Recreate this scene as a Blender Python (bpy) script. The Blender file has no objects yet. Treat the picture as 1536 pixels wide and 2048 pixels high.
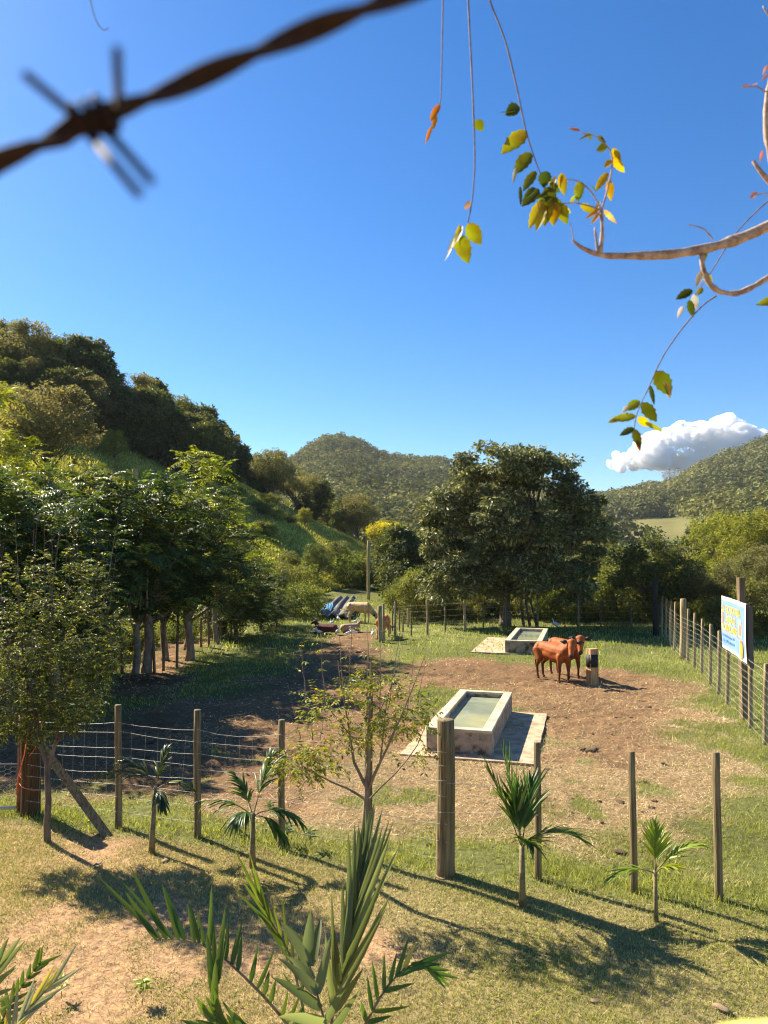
import bpy, bmesh, math, random
import numpy as np
from mathutils import Vector, Matrix, Quaternion
R = math.radians
sc = bpy.context.scene
# ---------------------------------------------------------------- camera
CAMZ = 3.4; PITCH = R(2.94); F = 1480.0
cam_d = bpy.data.cameras.new("camera"); cam = bpy.data.objects.new("camera", cam_d)
sc.collection.objects.link(cam); sc.camera = cam
cam.location = (0, 0, CAMZ); cam.rotation_euler = (math.pi/2 + PITCH, 0, 0)
cam_d.sensor_fit = 'VERTICAL'; cam_d.sensor_height = 36.0; cam_d.lens = 36.0*F/2048
cam_d.clip_start = 0.02; cam_d.clip_end = 20000
cam_d.dof.use_dof = True; cam_d.dof.focus_distance = 11.0; cam_d.dof.aperture_fstop = 7.2
# ---------------------------------------------------------------- light
SUN_EL = R(39.5)
SUN = Vector((-0.80*math.cos(SUN_EL), 0.60*math.cos(SUN_EL), math.sin(SUN_EL))).normalized()
w = bpy.data.worlds.new("World"); sc.world = w; w.use_nodes = True
nt = w.node_tree; nt.nodes.clear()
sky = nt.nodes.new('ShaderNodeTexSky'); sky.sky_type = 'NISHITA'; sky.sun_disc = False
sky.sun_elevation = SUN_EL; sky.sun_rotation = math.atan2(SUN.x, SUN.y)
sky.altitude = 50; sky.air_density = 1.0; sky.dust_density = 0.35; sky.ozone_density = 3.2
bg = nt.nodes.new('ShaderNodeBackground'); bg.inputs[1].default_value = 0.0555
wo = nt.nodes.new('ShaderNodeOutputWorld')
hsn = nt.nodes.new('ShaderNodeHueSaturation'); hsn.inputs['Saturation'].default_value = 1.32
tnt = nt.nodes.new('ShaderNodeMix'); tnt.data_type = 'RGBA'; tnt.blend_type = 'MULTIPLY'; tnt.inputs[0].default_value = 1; tnt.inputs[7].default_value = (.82, 1.0, 1.16, 1)
nt.links.new(sky.outputs[0], hsn.inputs['Color']); nt.links.new(hsn.outputs[0], tnt.inputs[6]); nt.links.new(tnt.outputs[2], bg.inputs[0]); nt.links.new(bg.outputs[0], wo.inputs[0])
sl = bpy.data.lights.new("sun", 'SUN'); sl.energy = 5.0; sl.angle = R(0.5); sl.color = (1.0, 0.895, 0.72)
so = bpy.data.objects.new("sun", sl); sc.collection.objects.link(so)
so.rotation_euler = SUN.to_track_quat('Z', 'Y').to_euler()
sc.view_settings.view_transform = 'Standard'; sc.view_settings.look = 'None'
sc.view_settings.exposure = 1.50; sc.view_settings.gamma = 1.0
cy = sc.cycles
cy.max_bounces = 14; cy.diffuse_bounces = 3; cy.glossy_bounces = 3; cy.transmission_bounces = 4
cy.transparent_max_bounces = 8; cy.volume_bounces = 12; cy.use_denoising = True; sc.cycles.pixel_filter_type = 'BLACKMAN_HARRIS'; cy.filter_width = 1.1
cy.caustics_reflective = False; cy.caustics_refractive = False
# ---------------------------------------------------------------- helpers
rng = np.random.default_rng(7)
cth, sth = math.cos(PITCH), math.sin(PITCH)
def P(px, py, D):
    """world point seen at photo pixel (px,py) standing D metres ahead"""
    xc = (px-768)/F; yc = (1024-py)/F
    y = cth - yc*sth; z = sth + yc*cth
    return Vector((xc/y*D, D, CAMZ + z/y*D))
def G(px, py, z0=0.0):
    xc = (px-768)/F; yc = (1024-py)/F
    y = cth - yc*sth; z = sth + yc*cth
    t = (z0-CAMZ)/z
    return Vector((xc*t, y*t, z0))
def _hash(ix, iy, seed):
    h = (ix.astype(np.int64)*374761393 + iy.astype(np.int64)*668265263 + seed*1442695041) & 0x7fffffff
    h = ((h ^ (h >> 13))*1274126177) & 0x7fffffff
    return ((h ^ (h >> 16)) & 0xffff)/65535.0
def vnoise(x, y, seed=0):
    xi = np.floor(x); yi = np.floor(y); fx = x-xi; fy = y-yi
    fx = fx*fx*(3-2*fx); fy = fy*fy*(3-2*fy)
    a = _hash(xi, yi, seed); b = _hash(xi+1, yi, seed); c = _hash(xi, yi+1, seed); d = _hash(xi+1, yi+1, seed)
    return (a*(1-fx)+b*fx)*(1-fy) + (c*(1-fx)+d*fx)*fy
def fbm(x, y, o=4, seed=0):
    s = 0; a = .5; t = 0
    for k in range(o):
        s = s + a*vnoise(x*2**k+17.3*k, y*2**k-9.1*k, seed+k); t += a; a *= .5
    return s/t
def sstep(a, b, x):
    t = np.clip((x-a)/(b-a), 0, 1); return t*t*(3-2*t)
def toe(y): return np.interp(y, [0, 30, 45, 60, 75, 400], [-8.2, -8.2, -5.5, -1.0, 4.0, 6.0])
def hill(x, y):
    s = np.maximum(toe(y)-x, 0); z = .5*s*s/(s+2.2)
    z = z/(1+(z/60)**2)
    return z*(1-.96*sstep(80, 170, y))
def H(x, y):
    x = np.asarray(x, float); y = np.asarray(y, float)
    z = hill(x, y) + .035*np.clip(y-35, 0, 40)*sstep(6, -4, x)
    return z
def Hs(x, y): return float(H(np.array([x]), np.array([y]))[0])
# far hills, polar height field: crest line at 600 m
_prof = [(300,960),(440,950),(520,945),(560,935),(590,925),(620,898),(650,884),(680,881),(715,890),(745,908),(780,922),(830,924),(880,926),(960,950),(1050,985),(1150,1003),(1215,998),(1300,979),(1350,972),(1400,940),(1450,915),(1536,884),(1700,840),(2000,800)]
_pa = [(p[0]-768)/F for p in _prof]; _pe = [(P(p[0], p[1], 1).z-CAMZ) for p in _prof]
def far_hill(x, y):
    x = np.asarray(x, float); y = np.maximum(np.asarray(y, float), 1)
    a = x/y; Zc = CAMZ + 600*np.interp(a, _pa, _pe)
    t = np.clip((y-150)/450, 0, 1.0)
    z = Zc*t**1.25
    z = z + (fbm(x/60, y/60, 3, 5)-.5)*14*t*(1-t)*2 
    return z - 60*sstep(620, 900, y) - .6
def far_hill_s(x, y): return float(far_hill(np.array([x]), np.array([y]))[0])

def link(o, parent=None):
    sc.collection.objects.link(o)
    if parent is not None: o.parent = parent
    return o
def tag(o, label=None, cat=None, group=None, kind=None):
    if label: o['label'] = label
    if cat: o['category'] = cat
    if group: o['group'] = group
    if kind: o['kind'] = kind
    return o
def empty(name, loc, label, cat, group=None, rz=0):
    o = bpy.data.objects.new(name, None); link(o); o.location = loc; o.rotation_euler = (0, 0, rz)
    o.empty_display_size = .2
    return tag(o, label, cat, group)
def npmesh(name, V, Fc, col=None, mats=(), smooth=False, fm=None):
    V = np.asarray(V, np.float32); Fc = np.asarray(Fc, np.int32)
    me = bpy.data.meshes.new(name)
    me.vertices.add(len(V)); me.vertices.foreach_set('co', V.ravel())
    k = Fc.shape[1]; n = len(Fc)
    me.loops.add(n*k); me.loops.foreach_set('vertex_index', Fc.ravel())
    me.polygons.add(n)
    me.polygons.foreach_set('loop_start', np.arange(0, n*k, k, dtype=np.int32))
    me.polygons.foreach_set('use_smooth', np.full(n, smooth, dtype=bool))
    for m in mats: me.materials.append(m)
    if fm is not None: me.polygons.foreach_set('material_index', np.asarray(fm, np.int32))
    if col is not None:
        at = me.attributes.new('col', 'FLOAT_COLOR', 'POINT')
        c = np.ones((len(V), 4), np.float32); c[:, :3] = col
        at.data.foreach_set('color', c.ravel())
    me.update(); me.validate()
    return me
def obj(name, me, parent=None, loc=None):
    o = bpy.data.objects.new(name, me); link(o, parent)
    if loc is not None: o.location = loc
    return o
class MB:
    """collects shapes into one mesh"""
    def __init__(s): s.V = []; s.F = []; s.n = 0; s.C = []; s.cur = (1, 1, 1); s.M = []; s.mi = 0
    def add(s, V, Fc):
        V = np.asarray(V, float).reshape(-1, 3)
        s.V.append(V); s.F += [tuple(i+s.n for i in f) for f in Fc]; s.M += [s.mi]*len(Fc)
        s.C.append(np.tile(np.array(s.cur, float), (len(V), 1))); s.n += len(V)
    def tube(s, pts, rad, k=7, cap=True, flat=1.0, rough=0):
        pts = [Vector(p) for p in pts]; n = len(pts)
        if not hasattr(rad, '__len__'): rad = [rad]*n
        V = []; up = Vector((0, 0, 1)); prev = None
        for i, p in enumerate(pts):
            t = (pts[min(i+1, n-1)]-pts[max(i-1, 0)]).normalized()
            if prev is None:
                a = t.cross(up)
                if a.length < .05: a = t.cross(Vector((1, 0, 0)))
                a.normalize()
            else:
                a = prev - t*prev.dot(t)
                a = a.normalized() if a.length > 1e-6 else t.orthogonal().normalized()
            prev = a; b = t.cross(a)
            for j in range(k):
                q = 2*math.pi*j/k; rr = rad[i]*(1+rough*(random.random()-.5))
                V.append(p + a*math.cos(q)*rr + b*math.sin(q)*rr*flat)
        Fc = [(i*k+j, i*k+(j+1) % k, (i+1)*k+(j+1) % k, (i+1)*k+j) for i in range(n-1) for j in range(k)]
        if cap: Fc += [tuple(range(k-1, -1, -1)), tuple((n-1)*k+j for j in range(k))]
        s.add([tuple(v) for v in V], Fc)
    def box(s, c, d, rot=None):
        x, y, z = d[0]/2, d[1]/2, d[2]/2
        V = [Vector(v) for v in [(-x,-y,-z),(x,-y,-z),(x,y,-z),(-x,y,-z),(-x,-y,z),(x,-y,z),(x,y,z),(-x,y,z)]]
        if rot is not None: V = [rot @ v for v in V]
        s.add([tuple(v+Vector(c)) for v in V], [(0,3,2,1),(4,5,6,7),(0,1,5,4),(1,2,6,5),(2,3,7,6),(3,0,4,7)])
    def mesh(s, name, mats, smooth=True):
        me = bpy.data.meshes.new(name)
        V = np.concatenate(s.V); me.from_pydata([tuple(v) for v in V], [], s.F)
        for m in (mats if isinstance(mats, (list, tuple)) else [mats]): me.materials.append(m)
        me.polygons.foreach_set('use_smooth', [smooth]*len(me.polygons))
        me.polygons.foreach_set('material_index', s.M)
        at = me.attributes.new('col', 'FLOAT_COLOR', 'POINT')
        c = np.ones((len(V), 4), np.float32); c[:, :3] = np.concatenate(s.C); at.data.foreach_set('color', c.ravel())
        me.update(); return me
    def build(s, name, mats, parent=None, loc=None, smooth=True):
        return obj(name, s.mesh(name, mats, smooth), parent, loc)
# ---------------------------------------------------------------- materials
def newmat(name):
    m = bpy.data.materials.new(name); m.use_nodes = True; n = m.node_tree; n.nodes.clear()
    out = n.nodes.new('ShaderNodeOutputMaterial'); return m, n, out
def ramp(n, stops):
    r = n.nodes.new('ShaderNodeValToRGB'); e = r.color_ramp.elements
    while len(e) < len(stops): e.new(.5)
    for i, (p, c) in enumerate(stops): e[i].position = p; e[i].color = (*c, 1)
    return r
def foliage(name, trans=.35, rough=.45, spec=.4, var=.25, blotch=0.0):
    m, n, out = newmat(name)
    at = n.nodes.new('ShaderNodeAttribute'); at.attribute_name = 'col'
    oi = n.nodes.new('ShaderNodeObjectInfo'); geo = n.nodes.new('ShaderNodeNewGeometry')
    mr = n.nodes.new('ShaderNodeMapRange'); mr.inputs[3].default_value = 1-var; mr.inputs[4].default_value = 1+var
    n.links.new(geo.outputs['Random Per Island'], mr.inputs[0])
    mx = n.nodes.new('ShaderNodeVectorMath'); mx.operation = 'SCALE'
    n.links.new(at.outputs['Color'], mx.inputs[0]); n.links.new(mr.outputs[0], mx.inputs['Scale'])
    hs = n.nodes.new('ShaderNodeHueSaturation')
    mr2 = n.nodes.new('ShaderNodeMapRange'); mr2.inputs[3].default_value = .485; mr2.inputs[4].default_value = .515
    n.links.new(oi.outputs['Random'], mr2.inputs[0]); n.links.new(mr2.outputs[0], hs.inputs['Hue'])
    n.links.new(mx.outputs[0], hs.inputs['Color'])
    col = hs.outputs[0]
    if blotch:
        nz = n.nodes.new('ShaderNodeTexNoise'); nz.inputs['Scale'].default_value = blotch; nz.inputs['Detail'].default_value = 6
        tc = n.nodes.new('ShaderNodeTexCoord'); n.links.new(tc.outputs['Object'], nz.inputs[0])
        rp = ramp(n, [(.40, (0, 0, 0)), (.66, (1, 1, 1))]); n.links.new(nz.outputs[0], rp.inputs[0])
        mm = n.nodes.new('ShaderNodeMix'); mm.data_type = 'RGBA'; mm.blend_type = 'MULTIPLY'
        mm.inputs[7].default_value = (.8, .55, .3, 1)
        n.links.new(rp.outputs[0], mm.inputs[0]); n.links.new(col, mm.inputs[6]); col = mm.outputs[2]
    b = n.nodes.new('ShaderNodeBsdfPrincipled'); b.inputs['Roughness'].default_value = rough
    b.inputs['Specular IOR Level'].default_value = spec
    n.links.new(col, b.inputs['Base Color'])
    t = n.nodes.new('ShaderNodeBsdfTranslucent')
    hs2 = n.nodes.new('ShaderNodeHueSaturation'); hs2.inputs['Saturation'].default_value = 1.15; hs2.inputs['Value'].default_value = 1.6
    hs2.inputs['Hue'].default_value = .485
    n.links.new(col, hs2.inputs['Color']); n.links.new(hs2.outputs[0], t.inputs[0])
    ms = n.nodes.new('ShaderNodeMixShader'); ms.inputs[0].default_value = trans
    n.links.new(b.outputs[0], ms.inputs[1]); n.links.new(t.outputs[0], ms.inputs[2]); n.links.new(ms.outputs[0], out.inputs[0])
    return m
def rough_mat(name, cols, scale=6.0, rough=.85, bump=.3, stretch=(1, 1, 1), detail=8, spec=.25, coord='Object', metal=0, usecol=False, bscale=None):
    m, n, out = newmat(name)
    tc = n.nodes.new('ShaderNodeTexCoord'); mp = n.nodes.new('ShaderNodeMapping'); mp.inputs['Scale'].default_value = stretch
    n.links.new(tc.outputs[coord], mp.inputs[0])
    nz = n.nodes.new('ShaderNodeTexNoise'); nz.inputs['Scale'].default_value = scale; nz.inputs['Detail'].default_value = detail
    nz.inputs['Roughness'].default_value = .65
    n.links.new(mp.outputs[0], nz.inputs[0])
    k = len(cols); rp = ramp(n, [(.28+.44*i/(k-1), c) for i, c in enumerate(cols)])
    n.links.new(nz.outputs[0], rp.inputs[0]); col = rp.outputs[0]
    if usecol:
        at = n.nodes.new('ShaderNodeAttribute'); at.attribute_name = 'col'
        mm = n.nodes.new('ShaderNodeMix'); mm.data_type = 'RGBA'; mm.blend_type = 'MULTIPLY'; mm.inputs[0].default_value = 1
        n.links.new(col, mm.inputs[6]); n.links.new(at.outputs[0], mm.inputs[7]); col = mm.outputs[2]
    b = n.nodes.new('ShaderNodeBsdfPrincipled'); b.inputs['Roughness'].default_value = rough
    b.inputs['Specular IOR Level'].default_value = spec; b.inputs['Metallic'].default_value = metal
    n.links.new(col, b.inputs['Base Color'])
    if bump:
        nb = n.nodes.new('ShaderNodeTexNoise'); nb.inputs['Scale'].default_value = bscale or scale*2; nb.inputs['Detail'].default_value = 6
        n.links.new(mp.outputs[0], nb.inputs[0])
        bp = n.nodes.new('ShaderNodeBump'); bp.inputs['Strength'].default_value = bump; bp.inputs['Distance'].default_value = .02
        n.links.new(nb.outputs[0], bp.inputs['Height']); n.links.new(bp.outputs[0], b.inputs['Normal'])
    n.links.new(b.outputs[0], out.inputs[0]); return m
M = {}
M['leaf'] = foliage('leaf', .30, .5, .28)
M['leaf_glossy'] = foliage('leaf_glossy', .22, .48, .32, .35)
M['leaf_soft'] = foliage('leaf_soft', .42, .6, .2)
M['leaf_near'] = foliage('leaf_near', .5, .45, .35, .15, blotch=30)
M['frond'] = foliage('frond', .35, .42, .35, .25)
M['grass'] = foliage('grass_blade', .3, .6, .2, .3)
M['far_leaf'] = foliage('far_leaf', .15, .8, .1, .35)
M['bark'] = rough_mat('bark', [(.05, .038, .028), (.13, .10, .075), (.22, .18, .14)], 9, .9, .6, (1, 1, .35))
M['bark_pale'] = rough_mat('bark_pale', [(.10, .075, .05), (.24, .18, .12), (.36, .28, .2)], 12, .85, .5, (1, 1, .4))
M['twig'] = rough_mat('twig', [(.14, .09, .06), (.40, .29, .20), (.62, .50, .38)], 70, .7, .12, (1, 1, 1), bscale=180)
M['wood'] = rough_mat('weathered_wood', [(.05, .038, .025), (.19, .155, .095), (.34, .28, .17), (.42, .36, .24)], 11, .85, .5, (3.2, 3.2, .16), usecol=True)
M['wire'] = rough_mat('galvanised_wire', [(.42, .39, .34), (.62, .59, .54)], 30, .5, 0, metal=.2)
M['rust'] = rough_mat('rusty_wire', [(.012, .008, .007), (.03, .017, .012), (.055, .032, .022)], 300, .8, .04)
# ---------------------------------------------------------------- ground masks (world polygons)
def poly(pts): return np.array([tuple(G(*p))[:2] for p in pts])
def sdf(x, y, pg):
    d = np.full(x.shape, 1e9); ins = np.zeros(x.shape, bool); n = len(pg)
    for i in range(n):
        ax, ay = pg[i]; bx, by = pg[(i+1) % n]; ex, ey = bx-ax, by-ay
        t = np.clip(((x-ax)*ex+(y-ay)*ey)/(ex*ex+ey*ey+1e-9), 0, 1)
        d = np.minimum(d, np.hypot(x-ax-t*ex, y-ay-t*ey))
        c = ((ay > y) != (by > y)) & (x < ex*(y-ay)/(ey if abs(ey) > 1e-9 else 1e-9)+ax); ins ^= c
    return np.where(ins, d, -d)
PG_DIRT = [poly([(770,1332),(860,1322),(960,1316),(1060,1326),(1200,1338),(1330,1352),(1395,1375),(1345,1410),(1330,1450),(1345,1500),(1250,1530),(1120,1510),(1110,1470),(1030,1440),(990,1375),(850,1378),(780,1378)]),
           poly([(640,1278),(740,1262),(775,1290),(775,1335),(870,1400),(850,1480),(700,1520),(620,1560),(560,1600),(380,1590),(0,1585),(-300,1600),(-300,1480),(100,1460),(260,1420),(420,1400),(560,1345)]),
           poly([(230,1400),(300,1290),(400,1280),(330,1400)])]
PG_STRAW = [poly([(780,1480),(1120,1500),(1340,1480),(1350,1420),(1420,1440),(1440,1560),(1420,1640),(1380,1700),(1180,1680),(960,1660),(700,1640),(560,1620),(420,1600),(600,1540)]),
            poly([(1000,1395),(1380,1350),(1400,1500),(1100,1560)])]
PG_PAD = []
def masks(x, y):
    n1 = fbm(x/1.1, y/1.1, 4, 11)-.5; n2 = fbm(x/.35, y/.35, 3, 23)-.5; n3 = fbm(x/3.5, y/3.5, 3, 31)-.5
    dirt = np.zeros_like(x); straw = np.zeros_like(x)
    for pg in PG_DIRT: dirt = np.maximum(dirt, sstep(-.5, .7, sdf(x, y, pg)+n1*2.2+n2*.8))
    for pg in PG_STRAW: straw = np.maximum(straw, sstep(-.6, .8, sdf(x, y, pg)+n1*2.4+n2*.8))
    yf = 7.15-.29*(x-3.3)          # front fence line
    yard = sstep(.25, -.35, y-yf)
    # bare reddish patches of the yard
    left = sstep(1.2, -2.6, x+.35*(y-6.5))
    bare = yard*np.clip(sstep(.02, .3, n1*1.2+n2*.5-.02+left*.34-.24), 0, 1)
    tf = sstep(.60, .72, fbm(x/.55, y/.55, 3, 83))*sstep(.35, .55, fbm(x/2.4, y/2.4, 2, 87))
    straw = straw*(1-.9*tf); dirt = dirt*(1-.75*tf*(y < 13))
    edge = np.exp(-((y-yf-.3)/.45)**2)*np.clip(.55+1.8*n1+n2, 0, 1)       # fresh grass along the fence
    green = 1-np.clip(dirt+straw*.8, 0, 1)
    green = np.where(yard > .5, green*(.8-.5*left), green)
    green = np.clip(green+edge*.6*(n1+.75)-yard*.15, 0, 1)*(1-.85*bare)
    straw = np.clip(straw*(1-edge*.7), 0, 1)
    far = sstep(30, 40, y)
    return dict(dirt=np.clip(np.maximum(dirt*(1-edge*.8), bare), 0, 1), straw=straw*(1-dirt*.45), green=green, yard=yard, left=left, n1=n1, n2=n2, n3=n3, far=far, edge=edge)
C_RED = np.array((.39, .245, .13)); C_BROWN = np.array((.19, .115, .058)); C_STRAW = np.array((.35, .25, .125)); C_GREEN = np.array((.15, .16, .05)); C_TAN = np.array((.38, .33, .18))
def gcol(x, y, m):
    soil = C_BROWN*(1+.5*m['n2'][..., None]+.5*m['n1'][..., None])
    soil = soil*(1-m['yard'][..., None])+C_RED*m['yard'][..., None]*(1+.3*m['n2'][..., None])
    mud = sstep(.05, .28, m['n3']+.5*m['n1']-.05)*m['dirt']*(1-m['yard']); soil = soil*(1-.5*mud[..., None])
    gr = C_GREEN*(.9+.6*m['n3'][..., None]+.6*m['n1'][..., None]) ; gr = gr*(1-.45*m['yard'][..., None]) + C_TAN*.45*m['yard'][..., None]
    c = gr*m['green'][..., None] + (1-m['green'][..., None])*soil
    s = (m['straw']*.55)[..., None]; c = c*(1-s)+C_STRAW*.85*s*(1+.4*m['n2'][..., None])
    d = (m['dirt']*.8)[..., None]; c = c*(1-d)+soil*d
    return np.clip(c, .01, 1)
def axis(parts, tail, g=1.07):
    out = []
    for a, b, s in parts: out += list(np.arange(a, b-1e-6, s))
    out.append(parts[-1][1])
    lo, s = parts[0][0], parts[0][2]; L = []
    v = lo
    while v > tail[0]: s *= g; v -= s; L.append(v)
    hi, s = parts[-1][1], parts[-1][2]; Rr = []; v = hi
    while v < tail[1]: s *= g; v += s; Rr.append(v)
    return np.array(L[::-1]+out+Rr)
gx = axis([(-16, -9, .2), (-9, 9, .08), (9, 16, .2)], (-1500, 1500))
gy = axis([(3.6, 20, .08), (20, 46, .2)], (-60, 1500), 1.05)
X, Y = np.meshgrid(gx, gy); x = X.ravel(); y = Y.ravel()
m = masks(x, y)
z = H(x, y) + (fbm(x/.9, y/.9, 3, 41)-.5)*.07*sstep(60, 30, y) + (fbm(x/.16, y/.16, 3, 43)-.5)*.10*m['dirt']*(1-m['yard'])*sstep(40, 25, y)
z = z + (fbm(x/7, y/7, 3, 47)-.5)*hill(x, y)*.12
col = gcol(x, y, m)
hz = sstep(.2, 1.5, hill(x, y))[:, None]
hg = np.array((.17, .18, .05))*(1+1.1*(fbm(x/2.5, y/2.5, 4, 53)-.5))[:, None]
soilh = np.array((.22, .14, .08)); sb = sstep(.1, .5, fbm(x/3, y/3, 3, 57)-.35)[:, None]*sstep(34, 20, y)[:, None]
hg = hg*(1-sb*.7)+soilh*sb*.7
col = col*(1-hz)+hg*hz
ff = sstep(45, 90, y)[:, None]; col = col*(1-ff)+np.clip(hg, .03, .3)*ff
nx, ny = len(gx), len(gy)
I = np.arange(nx*ny).reshape(ny, nx)
Q = np.stack([I[:-1, :-1], I[:-1, 1:], I[1:, 1:], I[1:, :-1]], -1).reshape(-1, 4)
qx = x[Q].mean(1); qy = y[Q].mean(1); onhill = hill(qx, qy) > .25
def ground_mat():
    m, n, out = newmat('ground')
    at = n.nodes.new('ShaderNodeAttribute'); at.attribute_name = 'col'
    tc = n.nodes.new('ShaderNodeTexCoord')
    nz = n.nodes.new('ShaderNodeTexNoise'); nz.inputs['Scale'].default_value = 14; nz.inputs['Detail'].default_value = 10; nz.inputs['Roughness'].default_value = .75
    n.links.new(tc.outputs['Object'], nz.inputs[0])
    rp = ramp(n, [(.32, (.42, .38, .35)), (.5, (1, 1, 1)), (.70, (1.65, 1.55, 1.4))]); n.links.new(nz.outputs[0], rp.inputs[0])
    mm = n.nodes.new('ShaderNodeMix'); mm.data_type = 'RGBA'; mm.blend_type = 'MULTIPLY'; mm.inputs[0].default_value = 1
    n.links.new(at.outputs[0], mm.inputs[6]); n.links.new(rp.outputs[0], mm.inputs[7])
    b = n.nodes.new('ShaderNodeBsdfPrincipled'); b.inputs['Roughness'].default_value = .95; b.inputs['Specular IOR Level'].default_value = .1
    n.links.new(mm.outputs[2], b.inputs['Base Color'])
    nb = n.nodes.new('ShaderNodeTexNoise'); nb.inputs['Scale'].default_value = 24; nb.inputs['Detail'].default_value = 8; nb.inputs['Roughness'].default_value = .7
    n.links.new(tc.outputs['Object'], nb.inputs[0])
    bp = n.nodes.new('ShaderNodeBump'); bp.inputs['Strength'].default_value = 1.0; bp.inputs['Distance'].default_value = .03
    vo = n.nodes.new('ShaderNodeTexVoronoi'); vo.inputs['Scale'].default_value = 6.5; vo.feature = 'SMOOTH_F1'; n.links.new(tc.outputs['Object'], vo.inputs[0])
    b2 = n.nodes.new('ShaderNodeBump'); b2.inputs['Strength'].default_value = .55; b2.inputs['Distance'].default_value = .05
    n.links.new(vo.outputs[0], b2.inputs['Height']); n.links.new(b2.outputs[0], bp.inputs['Normal'])
    n.links.new(nb.outputs[0], bp.inputs['Height']); n.links.new(bp.outputs[0], b.inputs['Normal'])
    n.links.new(b.outputs[0], out.inputs[0]); return m
M['ground'] = ground_mat()
V = np.stack([x, y, z], 1)
def sub(Qs):
    u, inv = np.unique(Qs.ravel(), return_inverse=True); return V[u], inv.reshape(-1, 4), col[u]
for nm, sel in (('ground', ~onhill), ('hillside', onhill)):
    v_, f_, c_ = sub(Q[sel])
    tag(obj(nm, npmesh(nm, v_, f_, c_, [M['ground']], True)), kind='structure')
# far hills
an = np.linspace(-.45, 1.15, 260); dn = np.concatenate([np.linspace(140, 640, 70), np.linspace(660, 1000, 12)])
A, Dm = np.meshgrid(an, dn); hx = (A*Dm).ravel(); hy = Dm.ravel(); hzv = far_hill(hx, hy)
PAST = np.array([tuple(P(px, py, 1))[0::2] for px, py in [(1205,1045),(1300,1036),(1420,1038),(1470,1045),(1440,1062),(1330,1082),(1210,1078)]])
def pasture(x, y, z):
    a = x/y; e = (z-CAMZ)/y+CAMZ
    return sdf(a, e, PAST)*F
pm = sstep(-2, 5, pasture(hx, hy, hzv))[:, None]
hc = np.array((.10, .11, .035))*(1+.9*(fbm(hx/22, hy/22, 3, 61)-.5))[:, None]
pc = np.array((.15, .14, .05))*(1+.5*(fbm(hx/30, hy/4, 3, 62)-.5))[:, None]
hc = hc*(1-pm)+pc*pm
I = np.arange(len(hx)).reshape(len(dn), len(an))
Qh = np.stack([I[:-1, :-1], I[:-1, 1:], I[1:, 1:], I[1:, :-1]], -1).reshape(-1, 4)
tag(obj('hills', npmesh('hills', np.stack([hx, hy, hzv], 1), Qh, hc, [M['ground']], True)), kind='structure')

# ---------------------------------------------------------------- leaf cards
def cross(a, b): return np.cross(a, b)
def norm(a): return a/np.maximum(np.linalg.norm(a, axis=-1, keepdims=True), 1e-9)
def cards(p, d, nrm, L, W, col, mid=.45, fold=.12):
    """four-corner folded leaves: p base, d along, nrm up"""
    n = len(p); d = norm(d); s = norm(cross(d, nrm)); u = cross(s, d)
    L = np.broadcast_to(np.asarray(L, float), (n,))[:, None]; W = np.broadcast_to(np.asarray(W, float), (n,))[:, None]
    a = p; b = p+d*L*mid+s*W*.5+u*W*fold; c = p+d*L-u*L*.08; e = p+d*L*mid-s*W*.5+u*W*fold
    V = np.stack([a, b, c, e], 1).reshape(-1, 3)
    Fc = np.arange(4*n).reshape(n, 4)
    C = np.repeat(np.broadcast_to(col, (n, 3)), 4, 0)
    return V, Fc, C
def merge(L):
    V = np.concatenate([l[0] for l in L]); C = np.concatenate([l[2] for l in L]); o = 0; Fs = []
    for l in L: Fs.append(l[1]+o); o += len(l[0])
    return V, np.concatenate(Fs), C
def lerp(a, b, t): return np.asarray(a)+(np.asarray(b)-np.asarray(a))*t
# ---------------------------------------------------------------- grass
def grass_patch(name, n, region, hgt, wid, lean, seed, keep, colf, label):
    r = np.random.default_rng(seed)
    # area-uniform in the trapezoid seen from the yard
    y0, y1 = region
    yy = np.sqrt(r.random(n)*(y1**2-y0**2)+y0**2); xx = (r.random(n)*2-1)*.80*yy
    mk = masks(xx, yy); k = r.random(n) < keep(mk, xx, yy)
    xx, yy = xx[k], yy[k]; mk = {q: v[k] for q, v in mk.items()}; n = len(xx)
    zz = H(xx, yy)+(fbm(xx/.9, yy/.9, 3, 41)-.5)*.07*sstep(60, 30, yy)-.004
    zz = zz+(fbm(xx/.16, yy/.16, 3, 43)-.5)*.10*mk['dirt']*(1-mk['yard'])*sstep(40, 25, yy)
    c, hs, ln = colf(mk, r, n)
    an = r.random(n)*2*np.pi; ll = (lean*(.4+.9*r.random(n))+ln).clip(0, 1.5)
    d = np.stack([np.cos(an)*np.sin(ll), np.sin(an)*np.sin(ll), np.cos(ll)], 1)
    up = norm(np.stack([np.cos(an), np.sin(an), np.full(n, .4)], 1)+r.normal(0, .3, (n, 3)))
    V, Fc, C = cards(np.stack([xx, yy, zz], 1), d, up, hgt*hs*(.5+r.random(n)), wid*(.6+.8*r.random(n)), c, .35, .1)
    o = obj(name, npmesh(name, V, Fc, C, [M['grass']])); tag(o, label, 'grass', kind='stuff'); return n
G1 = np.array((.13, .17, .03)); G2 = np.array((.42, .47, .11)); S1 = np.array((.40, .35, .17)); S2 = np.array((.84, .73, .48))
def c_yard(mk, r, n):
    t = np.clip(.10+.9*mk['n3']+.8*mk['n1']+.38*mk['left']+r.normal(0, .22, n), 0, 1)[:, None]
    u = r.random((n, 1)); return lerp(lerp(G1, G2, u), lerp(S1, S2, u)*.9, t), 1+.5*mk['edge'], 0*mk['n1']
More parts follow.
